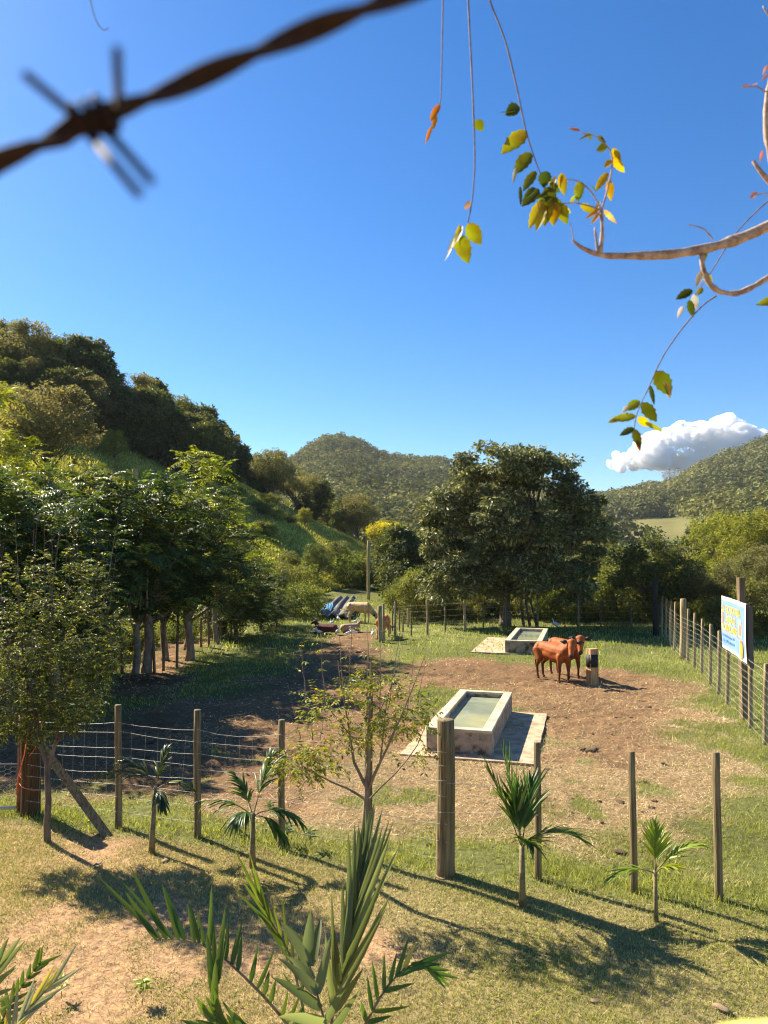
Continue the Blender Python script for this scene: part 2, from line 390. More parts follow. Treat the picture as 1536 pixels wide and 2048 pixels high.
def c_pad(mk, r, n):
    t = np.clip(mk['straw']*1.15+.9*mk['dirt']+.22+1.3*mk['n1']+.5*mk['n3']-mk['green']*.35-.35*mk['edge']+r.normal(0, .2, n), 0, 1)[:, None]
    u = r.random((n, 1)); c = lerp(lerp(G1, G2, u), lerp(S1, S2, u), t)
    return c, 1+.5*mk['edge'], .75*t[:, 0]
kp_yard = lambda mk, x, y: mk['yard']*np.clip(1.0-.93*mk['dirt'], 0, 1)
kp_pad = lambda mk, x, y: (1-mk['yard'])*np.clip(mk['green']*(.55+1.2*mk['n2']+mk['n1']*1.0)+mk['straw']*.85*(mk['n2']*1.5+.8)+.6*mk['edge'], .02, 1)*np.clip(1-.93*mk['dirt'], .05, 1)+.07*mk['dirt']*(mk['n1']>-.1)*(1-mk['yard'])*sstep(.4, .1, hill(x, y))
grass_patch('yard_grass', 400000, (4.2, 9.8), .034, .0055, .85, 1, kp_yard, c_yard, 'short mown green and straw coloured grass of the yard before the fence')
grass_patch('paddock_grass', 230000, (6.5, 14), .055, .008, .7, 2, kp_pad, c_pad, 'dry straw and tufts of green grass inside the paddock')
grass_patch('paddock_grass', 155000, (14, 24), .075, .014, .6, 3, kp_pad, c_pad, 'grass round the bare earth where the cattle stand')
grass_patch('paddock_grass', 110000, (24, 48), .12, .03, .5, 4, kp_pad, c_pad, 'sunlit grass at the far end of the paddock')
def c_straw(mk, r, n):
    u = r.random((n, 1)); return lerp((.26, .18, .09), (.78, .62, .36), u), np.ones(n), 0*mk['n1']  # straw tones; the dark brown end is painted in as shadow
grass_patch('straw_litter', 115000, (6.5, 22), .11, .006, 1.5, 6, lambda mk, x, y: (1-mk['yard'])*np.clip(mk['straw']*.8+mk['dirt']*.12*(mk['n1'] > -.05), 0, 1)*(x > -3.5), c_straw, 'dry straw scattered over the paddock earth')
grass_patch('straw_litter', 38000, (4.2, 9.5), .07, .004, 1.5, 7, lambda mk, x, y: mk['yard']*(.25+.5*mk['left']), c_straw, 'dry clippings lying on the mown yard')
# rough grass tussocks of the hillside
r = np.random.default_rng(9); n = 190000
yy = 14+70*np.sqrt(r.random(n)); xx = toe(yy)-r.random(n)**1.3*34
k = fbm(xx/2.2, yy/2.2, 3, 71)+r.random(n)*.5+.12*(yy > 50) > .62; xx, yy = xx[k], yy[k]; n = len(xx)
an = r.random(n)*2*np.pi; ll = r.random(n)*.8
d = np.stack([np.cos(an)*np.sin(ll), np.sin(an)*np.sin(ll), np.cos(ll)], 1)
u = r.random((n, 1)); cc = lerp((.14, .17, .035), (.52, .52, .13), u)*(.5+fbm(xx/3, yy/3, 2, 73))[:, None]
sz = .07+yy*.0026
V1, F1, C1 = cards(np.stack([xx, yy, H(xx, yy)+(fbm(xx/7, yy/7, 3, 47)-.5)*hill(xx, yy)*.12-.03], 1), d, r.normal(0, 1, (n, 3))+np.array((0, 0, .3)), sz*(.7+r.random(n)*1.3), sz*.5, cc)
tag(obj('hillside_grass', npmesh('hillside_grass', V1, F1, C1, [M['grass']])), 'rough green grass and weeds covering the hillside', 'grass', kind='stuff')
# ---------------------------------------------------------------- trees
def crown_cards(centres, rad, per, L, W, cols, r, flat=.7, droop=.15, upn=.8):
    nc = len(centres); n = nc*per
    ci = np.repeat(np.arange(nc), per); c = centres[ci]; rr = (np.broadcast_to(rad, (nc,)))[ci][:, None]
    dv = norm(r.normal(0, 1, (n, 3))); t = r.random((n, 1))**.35
    off = dv*t; off[:, 2] *= flat; p = c+off*rr
    d = norm(dv*np.array((1, 1, .6))+r.normal(0, .45, (n, 3)))-np.array((0, 0, droop))
    nn = norm(r.normal(0, .6, (n, 3))+np.array((0, 0, upn))+dv*.5)
    tone = r.random((nc, 1))[ci]*.6+r.random((n, 1))*.4
    col = lerp(cols[0], cols[1], tone)
    k = r.random(n) < cols_extra(cols); 
    if len(cols) > 2: col[k] = lerp(cols[2], cols[1], r.random((k.sum(), 1))*.5)
    return cards(p, d, nn, L*(.6+.8*r.random(n)), W*(.6+.8*r.random(n)), col)
def cols_extra(cols): return cols[3] if len(cols) > 3 else 0.0
def feather_cards(centres, per, Lf, leafL, leafW, cols, r, npair=9, droop=.9):
    """pinnate fronds hanging round each centre"""
    nc = len(centres); n = nc*per; ci = np.repeat(np.arange(nc), per); c = centres[ci]
    an = r.random(n)*2*np.pi; el = r.uniform(-.2, 1.1, n)
    d0 = np.stack([np.cos(an)*np.cos(el), np.sin(an)*np.cos(el), np.sin(el)], 1)
    LL = Lf*(.6+.7*r.random(n))[:, None]; side = norm(cross(d0, np.array((0, 0, 1.))))
    out = []; tone = (r.random((nc, 1))[ci]*.6+r.random((n, 1))*.4); col = lerp(cols[0], cols[1], tone)
    if len(cols) > 2:
        k = r.random(n) < cols[3]; col[k] = cols[2]
    for i in range(npair):
        t = (i+1)/npair; q = c+d0*LL*t-np.array((0, 0, 1))*LL*droop*t*t*.5
        tang = norm(d0-np.array((0, 0, 1))*droop*t)
        sc_ = math.sin(math.pi*(.12+.8*t))
        for s in (1, -1):
            dd = norm(side*s+tang*.55-np.array((0, 0, .28))+r.normal(0, .12, (n, 3)))
            out.append(cards(q, dd, norm(cross(side, tang)+r.normal(0, .2, (n, 3))), leafL*sc_*(.8+.4*r.random(n)), leafW, col*(.85+.3*r.random((n, 1)))))
    return merge(out)
def shell(ells, n, r, inner=.55):
    out = []; w = np.array([e[3]*e[4]+e[4]*e[5]+e[3]*e[5] for e in ells]); w = w/w.sum()
    k = r.choice(len(ells), n, p=w)
    dv = norm(r.normal(0, 1, (n, 3))); t = inner+(1-inner)*r.random(n)**.5
    e = np.array(ells)[k]
    return e[:, :3]+dv*t[:, None]*e[:, 3:]
def limbs(mb, base, top, targets, r, r0, rt, k=6, bend=.25):
    """tapered trunk from base to top and limbs on to the targets"""
    base = np.array(base, float); top = np.array(top, float)
    pts = [base+(top-base)*t+np.array((math.sin(t*4+r0*9)*.04, math.cos(t*3+1)*.04, 0))*np.linalg.norm(top-base)*(t*(1-t)*4) for t in np.linspace(0, 1, 7)]
    mb.tube([tuple(p) for p in pts], [r0*(1.25 if i == 0 else 1)*(1-.35*i/6) for i in range(7)], 9, rough=.12)
    for tg in targets:
        tg = np.array(tg, float); f = r.uniform(.55, 1.0); s = base+(top-base)*f
        dist = np.linalg.norm(tg-s); mid = s+(tg-s)*.5+r.normal(0, 1, 3)*dist*bend*.3+np.array((0, 0, -.08*dist))
        ps = [s*(1-t)**2+2*mid*t*(1-t)+tg*t*t for t in np.linspace(0, 1, 6)]
        ra = rt*(.6+.4*r.random())
        mb.tube([tuple(p) for p in ps], [ra*(1-.85*i/5) for i in range(6)], k, cap=False)
def make_tree(name, seed, ells, ncl, per, crad, leaf, cols, trunk, mat='leaf', feather=None, nlimb=24, bark='bark', inner=.55, flat=.7, droop=.15):
    r = np.random.default_rng(seed); random.seed(seed)
    C = shell(ells, ncl, r, inner)
    if feather: V, Fc, c = feather_cards(C, per, feather, leaf[0], leaf[1], cols, r)
    else: V, Fc, c = crown_cards(C, crad*(.7+.6*r.random(ncl)), per, leaf[0], leaf[1], cols, r, flat, droop)
    crown = npmesh(name+'_crown', V, Fc, c, [M[mat]])
    mb = MB(); base, top, r0 = trunk
    limbs(mb, base, top, C[r.choice(ncl, min(nlimb, ncl), replace=False)], r, r0, r0*.45)
    return crown, mb.mesh(name+'_trunk', M[bark])
def put_tree(proto, name, loc, s, label, group=None, rz=0, cat='tree', sz=None):
    o = empty(name, loc, label, cat, group, rz)
    o.scale = (s, s, sz or s)
    obj('crown', proto[0], o); obj('trunk', proto[1], o); return o
GOL = ((.10, .11, .035), (.24, .225, .08)); DK = ((.04, .058, .016), (.12, .14, .035)); GY = ((.12, .15, .03), (.25, .26, .055))
MID = ((.07, .10, .022), (.19, .21, .045))
# unit-ish prototypes about 6 m tall, origin at the foot
E1 = [(0, 0, 3.9, 2.3, 2.3, 1.9), (.9, .3, 3.1, 1.7, 1.6, 1.4), (-.9, -.4, 3.3, 1.7, 1.7, 1.3), (.2, .2, 5.0, 1.4, 1.4, 1.0)]
E2 = [(0, 0, 3.2, 2.0, 2.0, 2.4), (.5, -.5, 4.4, 1.5, 1.4, 1.5), (-.7, .3, 2.2, 1.8, 1.6, 1.5)]
E3 = [(0, 0, 4.2, 2.9, 2.8, 1.2), (1.4, 0, 3.6, 1.5, 1.5, .9), (-1.5, .4, 3.7, 1.5, 1.4, .9)]
T_dark = make_tree('dark', 101, E1, 90, 110, .55, (.34, .17), (*DK, (.2, .19, .06), .14), ((0, 0, -.4), (0, 0, 2.6), .16))
T_dark2 = make_tree('dark2', 102, E2, 90, 110, .5, (.32, .15), (*DK, (.2, .19, .06), .14), ((0, 0, -.4), (.1, 0, 2.4), .15))
T_ol = make_tree('olive', 103, E1, 100, 120, .55, (.17, .09), (*GOL, (.2, .19, .06), .15), ((0, 0, -.4), (0, 0, 2.0), .12), 'leaf_soft')
T_ol2 = make_tree('olive2', 104, E3, 90, 110, .5, (.17, .09), (*GOL, (.17, .17, .05), .15), ((0, 0, -.4), (0, 0, 2.4), .12), 'leaf_soft')
T_mid = make_tree('mid', 105, E2, 95, 120, .5, (.18, .09), (*MID, (.2, .2, .05), .12), ((0, 0, -.4), (0, 0, 2.2), .12))
T_yel = make_tree('yellow', 106, E1, 90, 110, .5, (.17, .09), (*GY, (.3, .27, .05), .2), ((0, 0, -.4), (0, 0, 2.2), .12), 'leaf_soft')
EB = [(0, 0, .9, 1.3, 1.2, 1.0), (.8, .2, .7, .9, .8, .7), (-.7, -.2, .8, .9, .9, .8)]
T_bush = make_tree('bush', 107, EB, 60, 100, .36, (.12, .06), (*MID, (.22, .21, .05), .15), ((0, 0, -.2), (0, 0, .5), .05), 'leaf_soft', nlimb=16)
T_bushy = make_tree('bushy', 108, EB, 60, 100, .36, (.12, .06), ((.10, .12, .025), (.22, .22, .06)), ((0, 0, -.2), (0, 0, .5), .05), 'leaf_soft', nlimb=16)
T_bushd = make_tree('bushd', 109, EB, 60, 90, .40, (.15, .07), (*DK, (.12, .12, .03), .1), ((0, 0, -.2), (0, 0, .5), .05), nlimb=16)
def at_px(px, D, dz=0):
    x = (px-768)/F*D; return (x, D, Hs(x, D)+dz)
rs = random.Random(5)
# hillside wood: crest first, then the rows in front of it
sky_l = [(-40,640),(0,636),(40,634),(75,668),(110,655),(150,665),(185,712),(225,775),(262,738),(300,760),(335,775),(370,800),(400,815),(425,838),(450,862),(478,890),(500,900),(515,925)]
kinds = [T_dark, T_dark2, T_ol, T_dark, T_mid, T_dark2]
for i, (px, py) in enumerate(sky_l):
    D = np.interp(px, [250, 420], [74, 89])+rs.uniform(-2, 2); x, y_, z_ = at_px(px, D); top = P(px, py, D).z; h = top-z_
    pr = T_ol if px in (0, 40, 75, 262) else kinds[i % 6]
    put_tree(pr, 'hillside_tree', (x, y_, z_-.3), max(h, 2.5)/5.9*rs.uniform(.95, 1.05), 'dark leafy tree on the wooded crest of the grassy hillside', 'trees on the hillside crest', rs.uniform(0, 6), sz=max(h, 2.5)/5.9)
for i in range(46):
    px = rs.uniform(-60, 445)
    lim = np.interp(px, [-60, 200, 520], [60, 66, 71])
    D = rs.uniform(lim, 74); x, y_, z_ = at_px(px, D)
    h = rs.uniform(4.2, 6.4)*(1 if px < 420 else .75)
    put_tree(kinds[rs.randrange(6)], 'hillside_tree', (x, y_, z_-.3), h/5.9*1.05, 'dense evergreen tree packed among others on the upper hillside', 'trees covering the upper hillside', rs.uniform(0, 6), sz=h/5.9)
x, y_, z_ = at_px(95, 46); put_tree(T_ol, 'olive_tree', (x, y_, z_-.3), 1.22, 'broad fuzzy olive-grey tree standing low on the hillside before the dark wood', rz=1)
x, y_, z_ = at_px(15, 50); put_tree(T_ol, 'olive_tree', (x, y_, z_-.3), .9, 'smaller olive-grey tree at the edge of the hillside wood', rz=3)
x, y_, z_ = at_px(225, 62); put_tree(T_yel, 'hillside_tree', (x, y_, z_-.3), .5, 'small yellow-green tree below the dark hillside wood', rz=3)
# spur of the hillside and valley trees, individually placed: px, D, height, proto, top tint label
mids = [
 (545, 79, 6.4, T_ol, 'tall open olive tree on the shoulder where the hillside drops away'),
 (590, 82, 5.6, T_ol2, 'spreading olive tree on the shoulder of the hillside'),
 (628, 86, 5.4, T_dark2, 'dark round tree half way down the hillside shoulder'),
 (655, 90, 5.0, T_mid, 'green tree at the lower end of the hillside shoulder'),
 (610, 72, 2.0, T_yel, 'small pale tree alone on the sunlit grass slope'),
 (715, 84, 6.2, T_ol, 'pale olive tree behind the yellow-topped tree'),
 (690, 88, 5.0, T_mid, 'green tree between the hillside shoulder and the yellow-topped tree'),
 (815, 90, 6.2, T_mid, 'green tree beside the big spreading tree, far down the valley'),
 (850, 95, 6.8, T_ol2, 'olive tree half hidden by the left edge of the big spreading tree'),
 (780, 100, 6.4, T_ol, 'olive tree in the valley behind the yellow-topped tree'),
]
for px, D, h, pr, lb in mids:
    x, y_, z_ = at_px(px, D); put_tree(pr, 'valley_tree', (x, y_, z_-.2), h/5.9, lb, 'trees at the valley mouth', rs.uniform(0, 6))
# yellow flowering tree
T_flow = make_tree('flower', 120, E3, 60, 90, .5, (.17, .1), (*MID, (.12, .12, .02), .1), ((0, 0, -.4), (0, 0, 2.2), .13))
x, y_, z_ = at_px(772, 74); fy = put_tree(T_flow, 'flowering_tree', (x, y_, z_-.2), .78, 'tree with a bright yellow flowering top at the valley mouth', rz=1)
r = np.random.default_rng(3); V_, F_, C_ = crown_cards(shell([(0, 0, 4.5, 2.8, 2.8, 1.1)], 60, r, .6), .5, 60, .2, .11, ((.34, .32, .012), (.62, .54, .02)), r)
obj('blossom', npmesh('blossom', V_, F_, C_, [M['leaf_soft']]), fy)
# bushes along the toe of the slope and the far fence
bl = [(560,44,2.4,T_bushy),(600,46,2.4,T_bush),(636,53,3.1,T_mid),(672,56,3.3,T_mid),(700,55,3.0,T_bush),(735,56,3.0,T_mid),(768,55,2.4,T_bush),(800,52,4.6,T_dark),(830,50,3.6,T_bushd),(580,50,2.4,T_mid),
      (815,38,1.9,T_bushy),(835,36,2.4,T_bushy),(860,40,2.8,T_bush),(880,37,1.6,T_bushy),(905,38,2.4,T_bush),(935,36,1.7,T_bushy),(975,38,2.2,T_bushd),(1060,37,2.1,T_bush),(1095,36,2.4,T_bush),(1130,37,2.0,T_bushy),(1165,36,2.6,T_bush),(1200,37,2.8,T_bushy),(1235,36,2.6,T_bush),(1265,38,3.0,T_bush),(1340,36,2.4,T_bush),(1290,41,3.4,T_bush),(1210,43,3.8,T_mid),(1160,46,4.0,T_bush),(1000,46,4.0,T_dark),(1080,44,4,T_dark2),(900,48,4,T_mid),(860,56,5,T_dark2)]
bn = {id(T_bushy): 'loose yellow-green bush behind the far fence', id(T_bush): 'mid-green bush behind the far fence', id(T_bushd): 'dark-leaved bush behind the far fence', id(T_mid): 'young green tree growing behind the bushes at the end of the paddock', id(T_dark): 'dark shaded tree growing behind the bushes at the end of the paddock', id(T_dark2): 'dark shaded tree growing behind the bushes at the end of the paddock'}
lbs = ['beside the feathery trees','under the grass slope','at the foot of the sunlit grass slope','left of the tall grey pole','just left of the tall grey pole','behind the tall grey pole','below the yellow-topped tree','right of the yellow-topped tree','at the left edge of the big tree','between the feathery trees and the grass slope','behind the small pen','in front of the dark gap by the big tree','under the left side of the big tree','behind the light fence post left of the big tree','against the big tree low left branches','directly left of the big tree trunk','at the big tree trunk','right of the big tree stems','behind the perched pale bird','behind the red cattle','above the banded timber post','behind the thin post right of the cattle','left of the near-black post','beside the near-black post','right of the near-black post','in the shade of the round-headed tree','between big tree and round-headed tree','shaded by the right side of the big tree','deep behind the big tree trunk','deep behind the farther trough','behind the big tree left side','deep in the valley gap left of the big tree']
for (px, D, h, pr), lw in zip(bl, lbs):
    x, y_, z_ = at_px(px, D); small = pr in (T_bushy, T_bush, T_bushd)
    s = h/(1.95 if small else 5.9)
    put_tree(pr, 'bush' if small else 'young_tree', (x, y_, z_-.05), s*(.85 if small else 1), {'l': 'loose yellow-green bush', 'm': 'mid-green bush', 'y': 'young green tree', 'd': 'dark bush' if small else 'dark tree'}[bn[id(pr)][0]]+' '+lw, 'growth behind the far fence', rs.uniform(0, 6), 'bush' if small else 'tree', sz=s)
# bushes breaking up the open slope
for i in range(18):
    px = rs.uniform(330, 780); D = rs.uniform(52, 82); x, y_, z_ = at_px(px, D)
    if x > toe(D)-1.5: continue
    s = rs.uniform(.45, 1.1)*(1.3 if D > 72 else .9); put_tree(rs.choice([T_bush, T_bushd, T_bushy, T_bush]), 'slope_bush', (x, y_, z_-.15), s, 'low rounded bush on the open grass slope', 'bushes dotted over the grass slope', rs.uniform(0, 6), 'bush', sz=s*.85)
# right-hand trees beyond the side fence
T_rd = make_tree('round_dark', 131, [(0, 0, 3.8, 2.5, 2.4, 2.0), (1.0, 0, 2.8, 1.9, 1.8, 1.5), (-1.1, .2, 3.0, 1.8, 1.8, 1.6)], 120, 130, .5, (.19, .1), ((.04, .06, .016), (.13, .145, .035), (.26, .26, .07), .12), ((0, 0, -.4), (0, 0, 2.2), .2))
x, y_, z_ = at_px(1312, 33.5); put_tree(T_rd, 'round_tree', (x, y_, 0), .74, 'dark round-headed tree at the far end of the side fence', rz=.4)
rl = [(1440,44,5.6,T_yel,'yellow-green tree behind the sign, beyond the side fence'),(1500,40,5.4,T_yel,'brighter yellow-green tree at the frame edge beyond the side fence'),(1410,50,4.5,T_ol,'olive tree rising behind the round-headed tree'),
      (1385,38,2.8,T_bush,'low green bush beside the round-headed tree'),(1540,34,4.0,T_ol2,'low spreading olive tree beyond the meadow past the side fence'),(1475,33,3.2,T_ol,'brown-green thicket tree directly behind the sign'),(1425,32,2.9,T_ol2,'twiggy low tree left of the sign, behind the side fence'),(1530,30,2.4,T_bushy,'pale bush beyond the sign at the meadow edge'),
      (1240,60,3.9,T_mid,'green tree seen between the big tree and the round-headed tree'),(1360,62,4.0,T_mid,'green tree just above the round-headed tree'),(1270,70,3.6,T_yel,'pale tree below the hillside pasture'),(1440,66,6.4,T_ol,'olive tree behind the bare pale tree'),(1520,60,7.2,T_ol,'tall olive tree below the pylon ridge'),(1580,52,6.6,T_yel,'yellow-green tree cut by the frame edge'),(1600,38,5,T_ol,'olive tree past the meadow, at the frame edge'),(1640,44,6,T_mid,'green tree past the meadow, outside the side fence')]
for px, D, h, pr, lb in rl:
    x, y_, z_ = at_px(px, D); s = h/(1.95 if pr in (T_bush, T_bushy) else 5.9)
    put_tree(pr, 'thicket_tree', (x, y_, z_-.1), s, lb, None, rs.uniform(0, 6), sz=s)
# bare pale tree
def bare(mb, p, d, L, rad, depth, r, spread=.5, lift=.1, k=5):
    p = Vector(p); d = Vector(d).normalized(); pts = [p.copy()]; q = p.copy(); dd = d.copy()
    for i in range(4):
        dd = (dd+Vector(r.normal(0, .10, 3))+Vector((0, 0, lift*.3))).normalized(); q = q+dd*L/4; pts.append(q.copy())
    mb.tube(pts, [rad*(1-.4*i/4) for i in range(5)], k, cap=False); tips.append((q.copy(), dd.copy()))
    if depth > 0:
        for j in range(int(r.integers(2, 4))):
            f = int(r.integers(2, 5)); nd = (dd+Vector(r.normal(0, spread, 3))+Vector((0, 0, lift))).normalized()
            bare(mb, pts[f], nd, L*r.uniform(.6, .85), rad*.55, depth-1, r, spread, lift, k)
tips = []; mb = MB(); r = np.random.default_rng(8); bare(mb, (0, 0, -.3), (0, 0, 1), 2.6, .13, 5, r, .5, .15, 4)
M['bark_white'] = rough_mat('pale_bark', [(.35, .31, .24), (.55, .5, .42)], 5)
x, y_, z_ = at_px(1446, 50)
bt = empty('bare_tree', (x, y_, z_), 'bare pale-barked tree with thin branches above the thicket', 'tree'); bt.scale = (1.0, 1.0, 1.0)
mb.build('trunk', M['bark_white'], bt)
V_, F_, C_ = crown_cards(np.array([tuple(t[0]) for t in tips[::3]]), .35, 8, .14, .07, GOL, r); obj('crown', npmesh('sparse', V_, F_, C_, [M['leaf_soft']]), bt)
# big spreading tree
BT = G(1012, 1256)
ell = [(0, 0, 5.0, 3.3, 3.0, 2.4), (-2.6, 0, 5.2, 1.2, 1.2, .8), (2.9, 0, 4.9, 1.1, 1.1, .8), (-1.9, -.3, 4.2, 2.0, 2.0, 1.8), (2.2, 0, 4.0, 1.9, 1.9, 1.7), (-2.1, -.3, 2.6, 1.75, 1.7, 1.15), (2.3, .2, 2.8, 1.6, 1.7, 1.3), (.2, -1.4, 3.6, 2.4, 1.5, 1.7), (-.6, 0, 6.6, 1.9, 1.8, 1.2), (1.2, 0, 6.3, 1.7, 1.7, 1.1), (0, -1, 2.3, 2.2, 1.5, .9), (-2.2, -.6, 1.9, 1.6, 1.4, .9), (1.9, -.4, 2.0, 1.7, 1.4, .9), (-.4, -1.2, 6.9, 1.5, 1.4, .9)]
r = np.random.default_rng(77); random.seed(77); C = shell(ell, 400, r, .72); C = C[C[:, 2] > .8]
V_, F_, C_ = crown_cards(C, .46*(.6+.9*r.random(len(C))), 230, .18, .085, ((.045, .058, .018), (.18, .185, .06), (.40, .38, .18), .28), r, .45, .25)
bo = empty('spreading_tree', (BT.x+.42, BT.y+.8, 0), 'large dark evergreen tree with a broad domed crown at the end of the paddock', 'tree'); bo.scale = (1.04, 1.04, 1.045)
obj('crown', npmesh('big_crown', V_, F_, C_, [M['leaf_glossy']]), bo)
mb = MB(); limbs(mb, (-.35, 0, -.2), (-.1, 0, 2.6), C[r.choice(len(C), 40, replace=False)], r, .26, .12, bend=.5)
for q in range(3): mb.tube([(.5+.3*q, .1*math.sin(q*2), -.2), (.4+.2*q, .1, 1.0), (.55+.3*q, .2, 2.6)], [.07, .06, .03], 6)
mb.build('trunk', M['bark'], bo)
# feathery trees along the left track
FT = ((.025, .045, .010), (.10, .135, .026), (.28, .31, .06), .13); FTl = ((.12, .17, .025), (.32, .36, .05), (.25, .26, .06), .2)
Ef = [(0, 0, 3.6, 1.9, 1.8, 1.5), (.9, -.2, 2.7, 1.4, 1.3, 1.0), (-.9, .2, 2.9, 1.4, 1.3, 1.1), (.1, 0, 4.6, 1.1, 1.1, .9)]
T_f1 = make_tree('feather1', 201, Ef, 75, 9, 0, (.19, .058), FT, ((0, 0, -.2), (0, 0, 2.2), .14), feather=.75, nlimb=22, bark='bark_pale')
T_f2 = make_tree('feather2', 202, [(0, 0, 3.1, 1.6, 1.6, 1.3), (.6, .2, 2.2, 1.3, 1.2, .8), (0, 0, 4.3, .9, .9, .9)], 62, 9, 0, (.19, .058), FT, ((0, 0, -.2), (.1, 0, 2.0), .12), feather=.75, nlimb=18, bark='bark_pale')
T_f3 = make_tree('feather3', 203, [(0, 0, 2.6, 1.2, 1.2, 1.4), (0, 0, 4.0, .55, .55, .9)], 45, 9, 0, (.14, .045), FTl, ((0, 0, -.2), (0, 0, 2.2), .08), feather=.7, nlimb=14, bark='bark_pale')
T_f4 = make_tree('feather4', 204, [(0, 0, 2.3, 1.7, 1.6, 1.8), (.8, .1, 1.2, 1.3, 1.2, .9), (-.6, .2, 1.3, 1.2, 1.2, .9), (0, 0, 3.9, .8, .8, .8)], 75, 9, 0, (.19, .058), FT, ((0, 0, -.2), (.1, 0, 2.0), .1), feather=.75, nlimb=18, bark='bark_pale')
fl = [(292,1345,5.7,T_f1,'feathery-leaved tree whose pale trunk stands nearest on the left track'),(268,1348,4.7,T_f2,'feathery-leaved tree leaning beside the nearest pale trunk'),(378,1320,5.6,T_f1,'feathery-leaved tree with a thick root-flared trunk by the track'),
      (435,1288,6.6,T_f3,'slender feathery tree with bright tips, further along the track'),(472,1275,4.3,T_f4,'feathery tree on the earth bank beside the track'),(520,1262,3.0,T_f4,'low drooping feathery tree beside the far end of the track'),(555,1252,2.5,T_f4,'last drooping feathery tree before the tarpaulins'),
      (160,1370,5.6,T_f1,'dark feathery tree behind the leafy fence-corner tree'),(60,1385,4.6,T_f1,'dark feathery tree at the frame edge behind the corner tree'),(215,1352,5.8,T_f2,'dark feathery tree between the corner tree and the pale trunks'),(-60,1380,4.9,T_f2,'feathery tree outside the frame edge behind the corner tree'),
      (450,1272,3.6,T_f4,'low feathery tree filling the row before the earth bank'),(590,1236,1.9,T_bush,'green bush at the end of the feathery row'),(372,1300,6.8,T_f3,'slender feathery sapling with a yellow-green top'),(330,1320,5.2,T_f2,'feathery tree filling the gap between the pale trunks'),(20,1440,5.0,T_f1,'dark feathery tree close behind the corner tree'),(-80,1430,5.3,T_f2,'dark feathery tree outside the frame beyond the gate'),(-230,1440,4.8,T_f1,'dark feathery tree outside the frame past the gate'),(115,1418,4.8,T_f2,'dark feathery tree whose stem is hidden by the corner tree'),(5,1330,7.3,T_f3,'bright feathery sapling at the frame edge')]
for i, (px, py, h, pr, lb) in enumerate(fl):
    g = G(px, py); z_ = Hs(g.x, g.y); s = h/{id(T_bush): 1.95, id(T_f1): 5.5, id(T_f2): 5.2, id(T_f3): 4.9, id(T_f4): 4.7}[id(pr)]
    put_tree(pr, 'feathery_tree', (g.x, g.y, z_), s, lb, 'feathery trees along the track', rs.uniform(0, 6))
# low growth along the bank
for i in range(26):
    px = rs.uniform(-40, 560); D = rs.uniform(19, 30); x, y_, z_ = at_px(px, D)
    x = min(x, -7.2+.1*(D-20)-rs.random()*2.5); z_ = Hs(x, D)
    put_tree(rs.choice([T_bush, T_bushy, T_bushy]), 'weed_bush', (x, D, z_-.1), rs.uniform(.35, .7), 'knee-high green weeds under the feathery trees', 'weed bushes on the bank', rs.uniform(0, 6), 'bush')
# ---------------------------------------------------------------- woodland masses
def mass(name, n, amin, amax, d0, d1, per, size, leaf, cols, zf, label, seed, avoid=None, hf=(.5, 1.6)):
    r = np.random.default_rng(seed)
    D = np.sqrt(r.random(n)*(d1**2-d0**2)+d0**2); a = r.uniform(amin, amax, n); x = a*D; z = zf(x, D)
    k = np.ones(n, bool)
    if avoid is not None: k = avoid(x, D, z)
    k &= (fbm(x/28, D/28, 3, 93) > .34)|(D < 230)
    x, D, z = x[k], D[k], z[k]; n = len(x)
    s = size*r.uniform(*hf, n); ci = np.repeat(np.arange(n), per); N = n*per
    dv = norm(r.normal(0, 1, (N, 3))); dv[:, 2] = np.abs(dv[:, 2])*1.0-.25*(r.random(N) < .3)
    p = np.stack([x, D, z], 1)[ci]+dv*s[ci][:, None]*np.array((.55, .55, .75))+np.array((0, 0, 1))*s[ci][:, None]*.25
    tone = (r.random(n)*.35+.6*sstep(.3, .7, fbm(x/45, D/45, 3, 91)))[ci]*.75+r.random(N)*.25
    col = lerp(cols[0], cols[1], tone[:, None])
    d = norm(r.normal(0, 1, (N, 3))); nn = norm(dv+r.normal(0, .28, (N, 3))); d = norm(cross(d, nn))
    V_, F_, C_ = cards(p, d, nn, leaf*s[ci]*(.7+.6*r.random(N)), leaf*.8*s[ci], col)
    return tag(obj(name, npmesh(name, V_, F_, C_, [M['far_leaf']])), label, 'woodland', kind='stuff')
nopast = lambda x, y, z: pasture(x, y, z) < -1
mass('far_forest', 25000, -.42, 1.05, 230, 612, 26, 5.2, .27, ((.055, .065, .02), (.25, .235, .07)), far_hill, 'unbroken woodland covering the distant hills', 31, nopast)
mass('valley_forest', 2200, -.12, 1.0, 110, 240, 80, 4.6, .2, ((.07, .09, .024), (.21, .21, .06)), lambda x, y: np.maximum(H(x, y), far_hill(x, y)), 'woodland filling the valley floor below the hills', 32, lambda x, y, z: (pasture(x, y, z+6) < -1) & (pasture(x, y, z) < -1))
